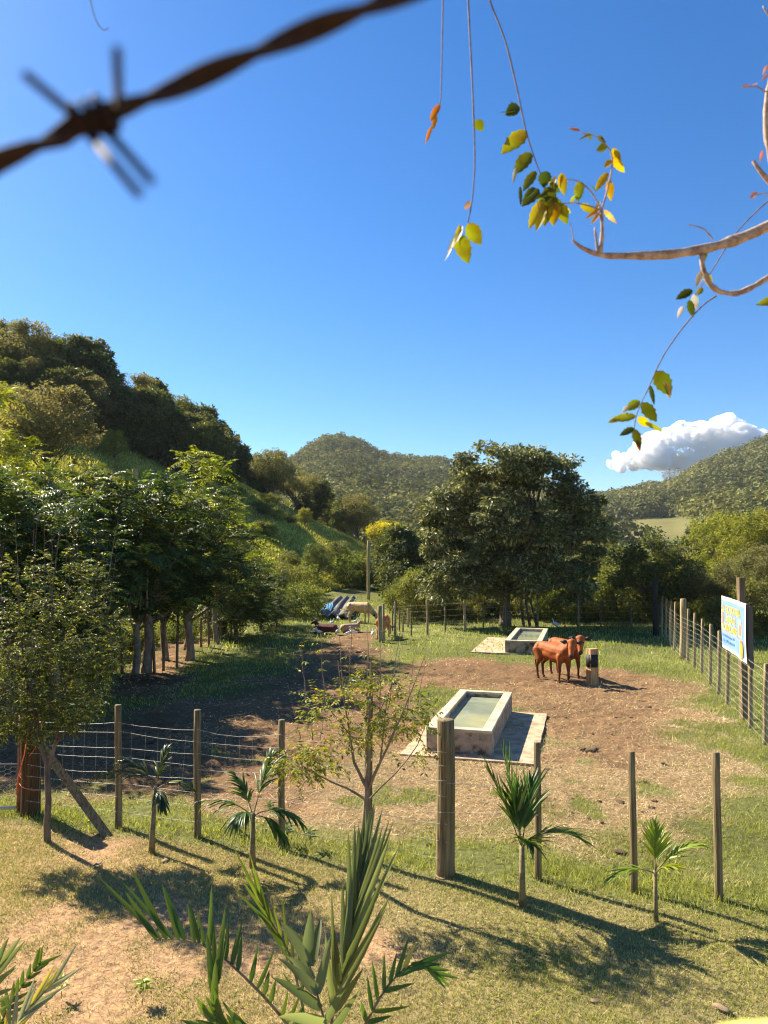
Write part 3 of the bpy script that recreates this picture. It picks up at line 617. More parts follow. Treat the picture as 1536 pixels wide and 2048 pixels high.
# ---------------------------------------------------------------- posts and fences
def post_mb(h, r, k=12, lean=(0, 0), sink=.15, square=False, col=(1, 1, 1), seed=0, twist=0):
    mb = MB(); mb.cur = col; random.seed(seed*7+3); n = 7
    pts = []; rad = []
    for i in range(n):
        t = i/(n-1); zz = -sink+(h+sink)*t
        pts.append((lean[0]*t+math.sin(t*5+seed)*r*.10, lean[1]*t+math.cos(t*4+seed)*r*.10, zz)); rad.append(r*(1.05-.1*t))
    pts.append((pts[-1][0], pts[-1][1], h+r*.08)); rad.append(r*.88)
    if square:
        mb.box((lean[0]/2, lean[1]/2, (h-sink)/2), (r*2, r*2, h+sink), Matrix.Rotation(twist, 3, 'Z'))
    else: mb.tube(pts, rad, k, rough=.05)
    return mb
def barbed(mb, a, b, sag, rad, r, barbs=.14, seg=14):
    a = Vector(a); b = Vector(b); n = max(4, int((b-a).length/.25)); pts = []
    for i in range(n+1):
        t = i/n; p = a.lerp(b, t); p.z -= sag*4*t*(1-t); p.z += (r.random()-.5)*.008; pts.append(tuple(p))
    mb.tube(pts, rad, 4, cap=False)
    if barbs:
        L = (b-a).length; m_ = int(L/barbs); d = (b-a).normalized()
        for i in range(m_):
            t = (i+.5)/m_; p = a.lerp(b, t); p.z -= sag*4*t*(1-t)
            for s in (-1, 1):
                v = Vector((r.random()-.5, r.random()-.5, s*1.1)).normalized()*.014
                mb.tube([tuple(p-v*.6+d*.003*s), tuple(p+v+d*.003*s)], rad*.75, 3, cap=False)
def post_at(parent, px, ybot, ytop, rad, name='post', mat='wood', seed=0, col=(1, 1, 1), square=False, pxtop=None, label=None):
    g = G(px, ybot); g.z = Hs(g.x, g.y); tp = P(pxtop or px, ytop, g.y); h = tp.z-g.z
    o = post_mb(h, rad, lean=(tp.x-g.x, 0), seed=seed, col=col, square=square).build(name, M[mat], parent, g, smooth=not square)
    if label: o['label'] = label
    return g, h
PC = (.74, .68, .58)
ff = empty('front_fence', (0, 0, 0), 'nearest fence of round wooden posts strung with barbed wire, running across the picture', 'fence')
fp = [(237,1655,1410,.042,None),(395,1678,1420,.042,None),(563,1697,1440,.04,None),(737,1722,1392,.045,None),(893,1752,1440,.096,'thick round post with a sawn flat top'),(1077,1762,1485,.036,None),(1268,1785,1503,.036,None),(1437,1800,1505,.038,None),(1650,1835,1520,.038,None)]
fpos = []
for i, (px, yb, yt, rd, lb) in enumerate(fp):
    g, h = post_at(ff, px, yb, yt, rd, seed=i, col=PC if i > 3 else (.66, .62, .54), label=lb, pxtop={893: 890, 1437: 1432, 1077: 1074, 1268: 1263}.get(px)); fpos.append((g, h, rd))
cg = G(60, 1630); g, h = post_at(ff, 60, 1630, 1420, .115, seed=31, col=(.30, .215, .17), label='massive dark brown corner post'); fpos.insert(0, (g, h, .115))
bmb = MB(); bmb.cur = (.8, .75, .65); a_ = G(212, 1668); b_ = Vector((cg.x+.10, cg.y-.12, 1.02)); bmb.tube([tuple(a_-(b_-a_)*.05), tuple(b_)], [.075, .07], 4, rough=0)
bo_ = bmb.build('brace', M['wood'], ff, smooth=False); bo_['label'] = 'slanting square timber brace'
rr = np.random.default_rng(50)
hts = [1.33, 1.18, 1.02, .87, .72, .57, .40, .22]
for k, hh in enumerate(hts):
    mb = MB()
    for i in range(6 if k in (2, 4) else 5):
        (a, ha, ra), (b, hb, rb) = fpos[i], fpos[i+1]
        w_ = [.06, .02, .03, .01, .04, .02, .03, .02][k]
        barbed(mb, (a.x, a.y-ra-.002, hh*(.97 if i else .92)+rr.normal(0, .012)), (b.x, b.y-rb-.002, hh*.97+rr.normal(0, .012)), w_*rr.random(), .0020, rr)
    mb.build('wire_strand', M['wire'], ff)
mb = MB()
for i in range(0, 4):
    (a, ha, ra), (b, hb, rb) = fpos[i], fpos[i+1]; n = int((b-a).length/.17)
    for j in range(1, n):
        p = a.lerp(b, j/n); mb.tube([(p.x+rr.normal(0, .01), p.y-.05, .05), (p.x+rr.normal(0, .01), p.y-.05, .6), (p.x+rr.normal(0, .012), p.y-.05, 1.2)], .0011, 3, cap=False)
mb.build('wire_mesh', M['wire'], ff)
# gate at the left edge
M['paint_rust'] = rough_mat('rusty_paint', [(.14, .05, .035), (.28, .12, .08), (.4, .24, .18)], 12, .7, .3)
M['orange_twine'] = rough_mat('orange_twine', [(.6, .12, .04), (.8, .22, .08)], 30, .8, 0)
M['pale_metal'] = rough_mat('pale_metal', [(.45, .44, .42), (.65, .64, .62)], 12, .5, 0, metal=.3)
gt = empty('gate', tuple(G(37, 1625)), 'wire mesh gate with a rusty upright at the left frame edge', 'gate'); gl = gt.location
mb = MB(); mb.tube([(0, 0, 0), (0, 0, 1.25)], .028, 8); mb.build('upright', M['paint_rust'], gt)
mb = MB(); mb.tube([(0, 0, .06), (-1.9, -.05, .06)], .022, 8); mb.tube([(-.02, 0, .62), (-1.9, -.05, .62)], .006, 5); mb.tube([(-.02, 0, 1.0), (-1.9, -.05, 1.02)], .006, 5); mb.build('rail', M['pale_metal'], gt)
mb = MB(); hx_ = .075
for i in range(25):
    for j in range(9):
        cx = -.05-i*hx_; cz = .62+(j*.058)+(i % 2)*.029-.5
        if cz < .07: continue
        p = [(cx, -.01, cz), (cx-hx_*.35, -.01, cz+.018), (cx-hx_*.7, -.01, cz)]
        mb.tube([(cx, -.01, cz), (cx-hx_*.62, -.01, cz)], .0012, 3, cap=False)
        mb.tube([(cx, -.01, cz), (cx+hx_*.38, -.01, cz+.029)], .0012, 3, cap=False); mb.tube([(cx, -.01, cz), (cx+hx_*.38, -.01, cz-.029)], .0012, 3, cap=False)
mb.build('wire_netting', M['wire'], gt)
mb = MB()
for q in range(5):
    a0 = rr.uniform(0, 6); mb.tube([(cg.x+.12*math.cos(a0+t*1.2), cg.y+.12*math.sin(a0+t*1.2)-.02, .42+.09*q-.05*t+(.25*t if q > 2 else 0)) for t in np.linspace(0, 2.2, 9)], .005, 4)
mb.tube([(cg.x+.02, cg.y-.13, 1.15), (cg.x-.02, cg.y-.15, .8), (cg.x-.1, cg.y-.14, .5), (cg.x-.12, cg.y-.13, .3)], .006, 4)
tag(mb.build('twine', M['orange_twine']), 'frayed orange twine wound round the dark brown corner post', 'twine')
# side fence on the right
sf = empty('side_fence', (0, 0, 0), 'long fence of thin grey posts with stock wire beside the meadow, carrying the sign', 'fence')
sp = [(1323,1273,1193,.036),(1331,1282,1198,.036),(1340,1292,1202,.038),(1349,1301,1204,.038),(1365,1316,1198,.10),(1375,1327,1218,.038),(1388,1336,1226,.04),(1403,1348,1238,.04),(1420,1368,1249,.042),(1437,1388,1262,.042),(1454,1408,1275,.042),(1486,1437,1155,.062),(1500,1456,1315,.042),(1530,1490,1328,.04),(1580,1545,1350,.042),(1660,1635,1400,.042)]
spos = []
for i, (px, yb, yt, rd) in enumerate(sp):
    if px == 1486: g, h = post_at(sf, px, yb, yt, rd, seed=i+40, col=(.70, .62, .56), square=True, pxtop=1484, label='tall square post behind the sign board'); sgn = g
    else: g, h = post_at(sf, px, yb, yt, rd, seed=i+40, col=(1.2, 1.1, .95) if rd > .05 else (1.05, .98, .86), label='stout round post among thin ones' if px == 1365 else None, pxtop=px+2)
    spos.append((g, h, rd))
for k in range(10):
    mb = MB(); zk = .12+.135*k
    for i in range(len(spos)-1):
        (a, ha, ra), (b, hb, rb) = spos[i], spos[i+1]; barbed(mb, (a.x-ra-.003, a.y, zk), (b.x-rb-.003, b.y, zk), .01, .0028, rr, 0)
    mb.build('wire_strand', M['wire'], sf)
g, h = G(1312, 1272), 2.25
M['wood_dark'] = rough_mat('dark_wood', [(.02, .017, .014), (.05, .042, .033)], 8, .9, .4, (3, 3, .2))
tag(post_mb(h, .11, seed=3).build('gate_post', M['wood_dark'], None, g), 'thick near-black post where the side fence meets the far fence', 'post')
# far fence
fx = empty('far_fence', (0, 0, 0), 'wire fence of thin posts along the far end of the paddock', 'fence')
xp = [(761,1284,1212,.085,(1,1,.9)),(768,1282,1207,.04,(.9,.9,.8)),(791,1276,1204,.045,(.9,.9,.8)),(823,1272,1222,.03,(.5,.5,.4)),(855,1271,1200,.05,(1,.95,.8)),(891,1266,1214,.035,(.5,.5,.4)),(930,1264,1202,.06,(1,.95,.85)),(967,1262,1208,.03,(.5,.5,.4)),(1010,1257,1190,.11,(.7,.6,.5)),(1076,1254,1195,.04,(.9,.9,.8)),(1157,1258,1190,.05,(.8,.8,.7)),(1202,1256,1200,.03,(.5,.5,.4)),(1262,1256,1200,.03,(.6,.6,.5)),(1308,1262,1196,.05,(.7,.7,.6))]
xpos = []
for i, (px, yb, yt, rd, cc) in enumerate(xp):
    g, h = post_at(fx, px, yb, yt, rd, seed=i+70, col=cc, label='thick weathered end post' if i == 0 else None, pxtop=px-1); xpos.append((g, h, rd))
for k in range(5):
    mb = MB()
    for i in range(len(xpos)-1):
        (a, ha, ra), (b, hb, rb) = xpos[i], xpos[i+1]; barbed(mb, (a.x, a.y-.06, .25+.24*k), (b.x, b.y-.06, .25+.24*k), .02, .003, rr, 0, 6)
    mb.build('wire_strand', M['wire'], fx)
pn = empty('pen_fence', (0, 0, 0), 'small pen of short posts standing behind the thick end post of the far fence', 'fence')
for i, (px, yb, yt) in enumerate([(785,1262,1221),(799,1262,1220),(806,1264,1232),(816,1254,1217)]):
    post_at(pn, px, yb, yt, .05 if px == 816 else .035, seed=90+i, col=(1.3, 1.2, 1) if px == 816 else (.7, .7, .6))
for k in range(3):
    mb = MB(); a = G(785, 1262); b = G(816, 1254); barbed(mb, (a.x, a.y-.05, .3+.25*k), (b.x, b.y-.05, .3+.25*k), .01, .004, rr, 0, 6); mb.build('wire_strand', M['wire'], pn)
# stakes of the track fence among the feathery trees
tf = empty('track_fence', (0, 0, 0), 'rough stake fence between the feathery trees on the left bank', 'fence'); tpos = []
for i, (px, yb, yt) in enumerate([(120,1362,1290),(180,1352,1285),(230,1346,1285),(244,1347,1280),(309,1345,1256),(327,1343,1246),(354,1333,1227),(402,1294,1235),(419,1295,1222),(440,1283,1225),(462,1276,1228)]):
    g, h = post_at(tf, px, yb, yt, .04, seed=110+i, col=(.6, .5, .4), pxtop=px+rr.integers(-3, 3)); tpos.append(g)
for k in range(3):
    mb = MB()
    for a, b in zip(tpos[:-1], tpos[1:]): barbed(mb, (a.x, a.y, a.z+.4+.35*k), (b.x, b.y, b.z+.4+.35*k), .02, .003, rr, 0, 6)
    mb.build('wire_strand', M['wire'], tf)
# poles
def pole(px, D, ytop, rad, label, col=(1, 1, 1), cross_=None, name='utility_pole'):
    x_, y_, z_ = at_px(px, D); h = P(px, ytop, D).z-z_; e = empty(name, (x_, y_, z_-.1), label, 'pole')
    post_mb(h, rad, seed=px, col=col).build('shaft', M['wood'], e)
    mb = MB(); mb.box((0, 0, h*.97), (.45 if cross_ else .12, .07, .07)); mb.build('crossarm' if cross_ else 'cap', M['wood_dark'], e); return e
pole(737, 46, 1078, .095, 'tall bare grey pole standing behind the cream cow', (1.5, 1.4, 1.15))
pole(217, 79, 722, .12, 'thin pole poking above the wooded hillside crest', (.6, .7, .8), True)
pole(537, 80, 903, .13, 'dark pole on the hillside shoulder', (.35, .3, .28), True)
pole(268, 55, 936, .22, 'pale square-cut post in front of the shaded hillside', (1.2, 1.2, 1.0), None, 'hillside_post')
mb = MB()
for dz in (0, .5):
    a, b = P(537, 908, 75), P(-60, 800, 62); a.z -= dz
    pts = [tuple(a.lerp(b, t)-Vector((0, 0, 2.2*4*t*(1-t)))) for t in np.linspace(0, 1, 16)]; mb.tube(pts, .012, 3, cap=False)
a, b = P(0, 938, 50), P(268, 950, 55); mb.tube([tuple(a), tuple(b)], .012, 3)
tag(mb.build('power_line', M['wood_dark']), 'thin cables crossing in front of the hillside wood', 'cable')
# pylons
M['steel'] = rough_mat('galvanised_steel', [(.16, .17, .18), (.26, .27, .28)], 2, .6, 0)
def pylon(px, D, ytop, ybot, label, kind):
    x_ = (px-768)/F*D; zb = P(px, ybot, D).z-3; zt = P(px, ytop, D).z; h = zt-zb
    e = empty('pylon', (x_, D, zb), label, 'pylon', 'pylons on the ridge'); mb = MB(); r_ = .22; w_ = .10*h
    if kind == 'Y':
        for s in (-1, 1):
            mb.tube([(s*.9, 0, 0), (s*.4, 0, h*.55), (s*w_*1.5, 0, h)], r_, 4)
            for k in range(5): mb.tube([(s*.8, 0, h*.11*k), (-s*.7, 0, h*.11*(k+1))], r_*.6, 3)
        mb.build('mast', M['steel'], e); m2 = MB(); m2.tube([(-w_*2.1, 0, h*.93), (w_*2.1, 0, h*.93)], r_, 4); m2.build('crossarm', M['steel'], e)
    else:
        for s in (-1, 1): mb.tube([(s*.8, 0, 0), (s*.5, 0, h)], r_, 4)
        for k in range(8): mb.tube([(-.7, 0, h*k/8), (.7, 0, h*(k+1)/8)], r_*.6, 3)
        mb.build('mast', M['steel'], e); m2 = MB()
        for q in (.8, .98): m2.tube([(-2.2, 0, h*q), (2.2, 0, h*q)], r_, 4)
        m2.build('crossarm', M['steel'], e)
pylon(1461, 560, 919, 953, 'Y-shaped steel pylon standing high on the wooded slope', 'Y')
pylon(1332, 604, 943, 972, 'Y-shaped steel pylon on the skyline under the cloud', 'Y')
pylon(1339, 600, 938, 970, 'narrow steel mast next to the skyline pylon', 'I')
pylon(1349, 603, 939, 964, 'narrow steel mast in the middle of the skyline group', 'I')
pylon(1358, 598, 936, 958, 'narrow steel mast nearest the steep slope', 'I')
pylon(1292, 610, 962, 984, 'lone low pylon at the end of the ridge', 'Y')
def house(px, py, D, w_, h_, label, rc):
    p = P(px, py, D); e = empty('house', (p.x, p.y, p.z), label, 'house'); mb = MB(); mb.box((0, 0, h_/2-1.5), (w_, w_*.7, h_+3)); mb.build('wall', M['plaster'], e, smooth=False)
    mb = MB(); mb.add([(-w_*.6, -w_*.45, h_), (w_*.6, -w_*.45, h_), (w_*.6, w_*.45, h_), (-w_*.6, w_*.45, h_), (-w_*.5, 0, h_+w_*.25), (w_*.5, 0, h_+w_*.25)], [(0, 1, 5, 4), (2, 3, 4, 5), (1, 2, 5), (3, 0, 4), (3, 2, 1, 0)]); mb.build('roof', M[rc], e, smooth=False)
    mb = MB(); mb.box((w_*.2, -w_*.352, h_*.5), (w_*.15, .1, h_*.35)); mb.box((-w_*.2, -w_*.352, h_*.5), (w_*.15, .1, h_*.35)); mb.build('window', M['wood_dark'], e, smooth=False)
M['plaster'] = rough_mat('plaster', [(.6, .56, .5), (.75, .72, .66)], 1, .9, 0)
house(1497, 1001, 330, 9, 2.6, 'low pale house among the trees on the pylon slope', 'plaster')
house(690, 1012, 300, 5, 2.0, 'tiny pale building at the foot of the peaked hill', 'plaster')
# ---------------------------------------------------------------- troughs
M['concrete'] = rough_mat('aged_concrete', [(.045, .032, .026), (.10, .07, .05), (.34, .26, .19), (.42, .335, .235), (.50, .41, .295)], 3.6, .9, .25, detail=10, bscale=40, usecol=True)
M['concrete_top'] = rough_mat('trough_rim', [(.26, .21, .14), (.50, .43, .30), (.60, .53, .385)], 3.2, .85, .2, bscale=50)
M['slab'] = rough_mat('dusty_slab', [(.20, .13, .075), (.44, .32, .20), (.62, .49, .34)], 5, .95, .5, bscale=25)
M['water'] = rough_mat('water', [(.16, .20, .18), (.30, .33, .23), (.46, .45, .24)], .6, .04, .02, spec=1.0, detail=3, bscale=6)
def trough(nl, nr, fr, fl_, zt, slab, label, lslab, seed):
    a = G(*nl, zt); b = G(*nr, zt); c = G(*fr, zt); d = G(*fl_, zt)
    v = ((d-a)+(c-b)).normalized(); u = Vector((v.y, -v.x, 0))
    W = ((b-a).dot(u)+(c-d).dot(u))/2; L = ((d-a).dot(v)+(c-b).dot(v))/2; ctr = (a+b+c+d)/4; ctr.z = 0
    rz = math.atan2(u.y, u.x)
    e = empty('water_trough', tuple(ctr), label, 'trough', None, rz); t = .15 if W > 1 else .14
    def ring(x0, x1, y0, y1, z0, z1, ix, iy):
        o_ = [(x0, y0), (x1, y0), (x1, y1), (x0, y1)]; i_ = [(x0+ix, y0+iy), (x1-ix, y0+iy), (x1-ix, y1-iy), (x0+ix, y1-iy)]
        V = [(*p, z0) for p in o_]+[(*p, z1) for p in o_]+[(*p, z1) for p in i_]+[(*p, z0) for p in i_]; F_ = []
        for k in range(4):
            n_ = (k+1) % 4; F_ += [(k, n_, 4+n_, 4+k), (4+k, 4+n_, 8+n_, 8+k), (8+k, 8+n_, 12+n_, 12+k)]
        return V, F_
    mb = MB(); V_, F_ = ring(-W/2+.012, W/2-.012, -L/2+.012, L/2-.012, -.05, zt-.045, t, t); mb.add(V_, F_); mb.build('basin', M['concrete'], e, smooth=False)
    mb = MB(); V_, F_ = ring(-W/2, W/2, -L/2, L/2, zt-.045, zt, t+.02, t+.02); mb.add(V_, F_)
    o_ = mb.build('rim', M['concrete_top'], e, smooth=False); bv = o_.modifiers.new('b', 'BEVEL'); bv.width = .012; bv.segments = 2
    mb = MB(); mb.add([(-W/2+t-.002, -L/2+t-.002, 0), (W/2-t+.002, -L/2+t-.002, 0), (W/2-t+.002, L/2-t+.002, 0), (-W/2+t-.002, L/2-t+.002, 0)], [(0, 1, 2, 3)])
    mb.build('water', M['water'], e, smooth=False).location = (0, 0, zt-.11)
    x0, x1, y0, y1 = slab; mb = MB(); n = 14; r_ = random.Random(seed)
    pts = []
    for k in range(4*n):
        s, t_ = divmod(k, n); t_ /= n; cs = [(-W/2-x0, -L/2-y0), (W/2+x1, -L/2-y0), (W/2+x1, L/2+y1), (-W/2-x0, L/2+y1)]
        p, q = cs[s], cs[(s+1) % 4]; pts.append((p[0]+(q[0]-p[0])*t_+r_.uniform(-.008, .008), p[1]+(q[1]-p[1])*t_+r_.uniform(-.008, .008)))
    m_ = len(pts); mb.add([(*p, -.06) for p in pts]+[(*p, .045) for p in pts], [tuple(range(m_, 2*m_))]+[(i, (i+1) % m_, m_+(i+1) % m_, m_+i) for i in range(m_)])
    s_ = mb.build('slab', M['slab'], None, tuple(ctr), smooth=False); s_.rotation_euler = (0, 0, rz); tag(s_, lslab, 'slab')
    return ctr, u, v, W, L
tr1 = trough((852,1453),(983,1463),(1025,1384),(920,1378), .45, (.38,.70,.25,.0), 'nearer concrete water trough, stained dark down its sides', 'dusty concrete slab under the nearer trough', 1)
tr2 = trough((1010,1281),(1083,1282),(1097,1258),(1032,1254), .45, (1.1,.2,.1,.1), 'farther concrete water trough behind the red cattle', 'bare concrete slab beside the farther trough', 2)
# post with the black band
g = G(1185, 1370); pb = empty('scratching_post', tuple(g), 'short thick timber post wrapped in a black band beside the red cattle', 'post')
mb = MB(); mb.cur = (1.6, 1.25, .95); mb.box((0, 0, .42), (.23, .2, .98), Matrix.Rotation(.35, 3, 'Z')); mb.build('timber', M['wood'], pb, smooth=False)
M['rubber'] = rough_mat('black_rubber', [(.012, .012, .013), (.035, .033, .032)], 9, .6, .3)
mb = MB(); mb.tube([(0, 0, .46), (0, 0, .60), (0, 0, .77)], [.15, .155, .145], 14); mb.build('band', M['rubber'], pb)
# ---------------------------------------------------------------- sign
M['banner'] = rough_mat('banner_blue', [(.14, .27, .58), (.19, .33, .63), (.24, .42, .68)], 1.2, .5, 0)
def flat(name, c, rough=.6):
    m, n, out = newmat(name); b = n.nodes.new('ShaderNodeBsdfPrincipled'); nz = n.nodes.new('ShaderNodeTexNoise'); nz.inputs['Scale'].default_value = 14
    rp = ramp(n, [(.3, tuple(v*.82 for v in c)), (.7, tuple(min(1, v*1.1) for v in c))]); n.links.new(nz.outputs[0], rp.inputs[0]); n.links.new(rp.outputs[0], b.inputs['Base Color'])
    b.inputs['Roughness'].default_value = rough; n.links.new(b.outputs[0], out.inputs[0]); return m
for nm, c in dict(banner_white=(.8, .8, .8), ink_yellow=(.85, .72, .03), ink_pink=(.75, .30, .35), ink_blue=(.05, .13, .28), line_blue=(.25, .35, .7), ink_orange=(.8, .22, .05), ink_green=(.25, .5, .05), photo_brown=(.4, .22, .16), photo_pink=(.62, .38, .32), black=(.02, .02, .02), canvas_grey=(.11, .095, .085)).items(): M[nm] = flat(nm, c)
far_, near_ = P(1454, 1190, 16.7), P(1504, 1208, 14.15)
ux = Vector((near_.x-far_.x, near_.y-far_.y, 0)); BW = ux.length; ux.normalize(); nx_ = Vector((ux.y, -ux.x, 0))
if nx_.dot(Vector((0, 0, 0))-near_) < 0: nx_ = -nx_
BH = 1.12; z0 = 1.25
sg = empty('sign_board', (far_.x+nx_.x*.10, far_.y+nx_.y*.10, z0), 'sky-blue banner sign with yellow lettering hung on the tall square fence post', 'sign')
Rm = Matrix((ux, Vector((0, 0, 1)), -nx_ if False else nx_)).transposed()   # local x along board, y up, z toward viewer
sg.rotation_euler = Rm.to_euler()
def wav(x_, y_): return .012*math.sin(x_*3.1+.5)+.008*math.sin(x_*7+y_*4)
def sheet(name, mat, x0, x1, y0, y1, off, nx2=24, ny2=8, shape=None):
    V_ = []; F_ = []
    for j in range(ny2+1):
        for i in range(nx2+1):
            X_ = x0+(x1-x0)*i/nx2; Y_ = y0+(y1-y0)*j/ny2; V_.append((X_, Y_, wav(X_, Y_)+off))
    for j in range(ny2):
        for i in range(nx2):
            q = j*(nx2+1)+i; F_.append((q, q+1, q+nx2+2, q+nx2+1))
    mb = MB(); mb.add(V_, F_); return mb.build(name, M[mat], sg)
mb = MB(); mb.box((BW/2, BH/2, -.025), (BW, BH, .03)); mb.build('backing', M['canvas_grey'], sg, smooth=False)
sheet('border', 'banner_white', -.01, BW+.01, -.01, BH+.01, .012); sheet('panel', 'banner', .06, BW-.10, .06, BH-.07, .016)
def strip(name, mat, x0, x1, y, t=.012, off=.019): return sheet(name, mat, x0, x1, y, y+t, off, 24, 1)
strip('line', 'line_blue', .08, BW-.16, BH-.12); strip('line', 'line_blue', .08, BW-.16, .34); strip('line', 'ink_pink', .08, BW-.16, .365, .006)
def text(body, x0, y0, h_, w_, mat, off, bold=0.0, name='lettering'):
    c = bpy.data.curves.new(name, 'FONT'); c.body = body; c.size = 1; c.offset = bold; c.fill_mode = 'FRONT'
    o = bpy.data.objects.new(name, c); link(o); bpy.context.view_layer.update()
    me = bpy.data.meshes.new_from_object(o.evaluated_get(bpy.context.evaluated_depsgraph_get())); bpy.data.objects.remove(o); bpy.data.curves.remove(c)
    v = np.array([tuple(q.co) for q in me.vertices]); mn = v.min(0); mx = v.max(0)
    for q in me.vertices:
        X_ = x0+(q.co.x-mn[0])/(mx[0]-mn[0])*w_; Y_ = y0+(q.co.y-mn[1])/(mx[1]-mn[1])*h_; q.co = (X_, Y_, wav(X_, Y_)+off)
    me.materials.clear(); me.materials.append(M[mat]); return obj(name, me, sg)
for (b_, x0, y0, w_) in [('LLA', .10, .80, .42), ('EDUCATIVA', .68, .80, 1.45), ('Y', .33, .60, .12), ('ÁREA DE', .64, .595, .95), ('ACTIVIDADES', .13, .40, 1.65)]:
    text(b_, x0-.012, y0-.008, .166+(.03 if 'Á' in b_ else 0), w_+.024, 'ink_pink', .0205, .03); text(b_, x0, y0, .15+(.03 if 'Á' in b_ else 0), w_, 'ink_yellow', .024, .012)
text('nca Agroturística Mi', .10, .245, .075, 1.25, 'ink_blue', .02, .01); text('Tel.  (939)  640-414', .22, .125, .085, 1.15, 'ink_blue', .02, .012)
sheet('picture', 'photo_brown', .08, .26, .50, .78, .021, 6, 4); sheet('picture', 'photo_pink', BW-.75, BW-.33, .42, .76, .021, 6, 4); sheet('picture_detail', 'photo_brown', BW-.66, BW-.45, .46, .66, .024, 6, 4)
def disc(name, mat, cx, cy, rx, ry, off):
    V_ = [(cx+rx*math.cos(q*math.pi/12), cy+ry*math.sin(q*math.pi/12), wav(cx, cy)+off) for q in range(24)]; mb = MB(); mb.add(V_, [tuple(range(24))]); mb.build(name, M[mat], sg, smooth=False)
disc('emblem', 'ink_orange', BW-.40, .20, .17, .19, .030); disc('emblem_centre', 'ink_yellow', BW-.40, .19, .115, .135, .033); disc('emblem_centre', 'ink_green', BW-.40, .13, .08, .06, .036); disc('emblem_centre', 'ink_orange', BW-.40, .22, .05, .035, .036)
# loose sheet folded round the board's near edge
mb = MB(); mb.box((BW+.0, BH*.44, -.07), (.03, BH*1.04, .07)); mb.build('folded_edge', M['canvas_grey'], sg, smooth=False)
# ---------------------------------------------------------------- tarpaulins
M['tarp_grey'] = rough_mat('grey_tarpaulin', [(.05, .047, .045), (.14, .135, .13), (.26, .25, .24)], 1.2, .85, .12, (4, .5, 1), spec=.1, bscale=5)
M['tarp_blue'] = rough_mat('blue_tarpaulin', [(.03, .12, .24), (.06, .22, .36)], 2, .45, .5)
def tarp(name, cs, mat, label, amp, seed, nu=40, nv=24, z0=.15):
    c = [Vector(q) for q in cs]; V_ = []; r_ = random.Random(seed)
    for j in range(nv+1):
        for i in range(nu+1):
            s, t = i/nu, j/nv; p = (c[0].lerp(c[1], s)).lerp(c[3].lerp(c[2], s), t)
            rid = abs(math.sin(s*10.5+.35*math.sin(t*3+seed)))**1.5
            p.z += .06+amp*(rid*1.6+.2*math.sin(s*4+t*3+seed)); p.x += .05*math.sin(t*5+seed); V_.append(tuple(p))
    F_ = [(j*(nu+1)+i, j*(nu+1)+i+1, (j+1)*(nu+1)+i+1, (j+1)*(nu+1)+i) for j in range(nv) for i in range(nu)]
    mb = MB(); mb.add(V_, F_); o = mb.build(name, M[mat]); sm = o.modifiers.new('s', 'SOLIDIFY'); sm.thickness = .03; tag(o, label, 'tarpaulin'); return o
def on(px, py, D): return P(px, py, D)
tarp('tarpaulin', (on(636,1236,36.3), on(700,1238,36), on(716,1199,43), on(674,1197,43.5)), 'tarp_grey', 'rumpled grey plastic sheeting heaped in long folds behind the cream cow', .10, 1)
tarp('tarpaulin', (on(640,1228,37.6), on(664,1226,37.6), on(664,1209,39), on(648,1212,39)), 'tarp_blue', 'small blue tarpaulin at the left end of the grey sheeting', .03, 4, 14, 8)
# ---------------------------------------------------------------- animals
def capsule(bm, a, b, ra, rb, sy=1.0):
    a = Vector(a); b = Vector(b); d = b-a; L = d.length; n = max(2, int(L/.03)+1) if L > 1e-4 else 1
    for i in range(n):
        t = i/max(1, n-1); p = a.lerp(b, t); rr_ = ra+(rb-ra)*t
        bmesh.ops.create_icosphere(bm, subdivisions=2, radius=rr_, matrix=Matrix.Translation(p) @ Matrix.Diagonal((1, sy, 1, 1)))
def remeshed(name, caps, voxel, mat, colf, smooth=4):
    bm = bmesh.new()
    for c in caps: capsule(bm, *c)
    me = bpy.data.meshes.new(name); bm.to_mesh(me); bm.free(); o = bpy.data.objects.new(name, me); link(o)
    md = o.modifiers.new('r', 'REMESH'); md.mode = 'VOXEL'; md.voxel_size = voxel; md.use_smooth_shade = True
    sm = o.modifiers.new('s', 'SMOOTH'); sm.iterations = smooth; sm.factor = .5
    bpy.context.view_layer.update(); m2 = bpy.data.meshes.new_from_object(o.evaluated_get(bpy.context.evaluated_depsgraph_get()))
    bpy.data.objects.remove(o); m2.name = name; m2.materials.clear(); m2.materials.append(mat)
    v = np.zeros(len(m2.vertices)*3); m2.vertices.foreach_get('co', v); v = v.reshape(-1, 3)
    at = m2.attributes.new('col', 'FLOAT_COLOR', 'POINT'); c = np.ones((len(v), 4), np.float32); c[:, :3] = colf(v); at.data.foreach_set('color', c.ravel())
    m2.polygons.foreach_set('use_smooth', [True]*len(m2.polygons)); return m2
M['hide'] = rough_mat('cattle_hide', [(.55, .48, .45), (1, 1, 1), (1.35, 1.35, 1.35)], 5, .6, .2, (1, 1, .5), spec=.15, usecol=True, bscale=60)
M['dark_hide'] = rough_mat('dark_hide', [(.02, .012, .01), (.05, .03, .022)], 9, .6, .2)
M['horn'] = flat('hoof_black', (.02, .017, .015), .5)
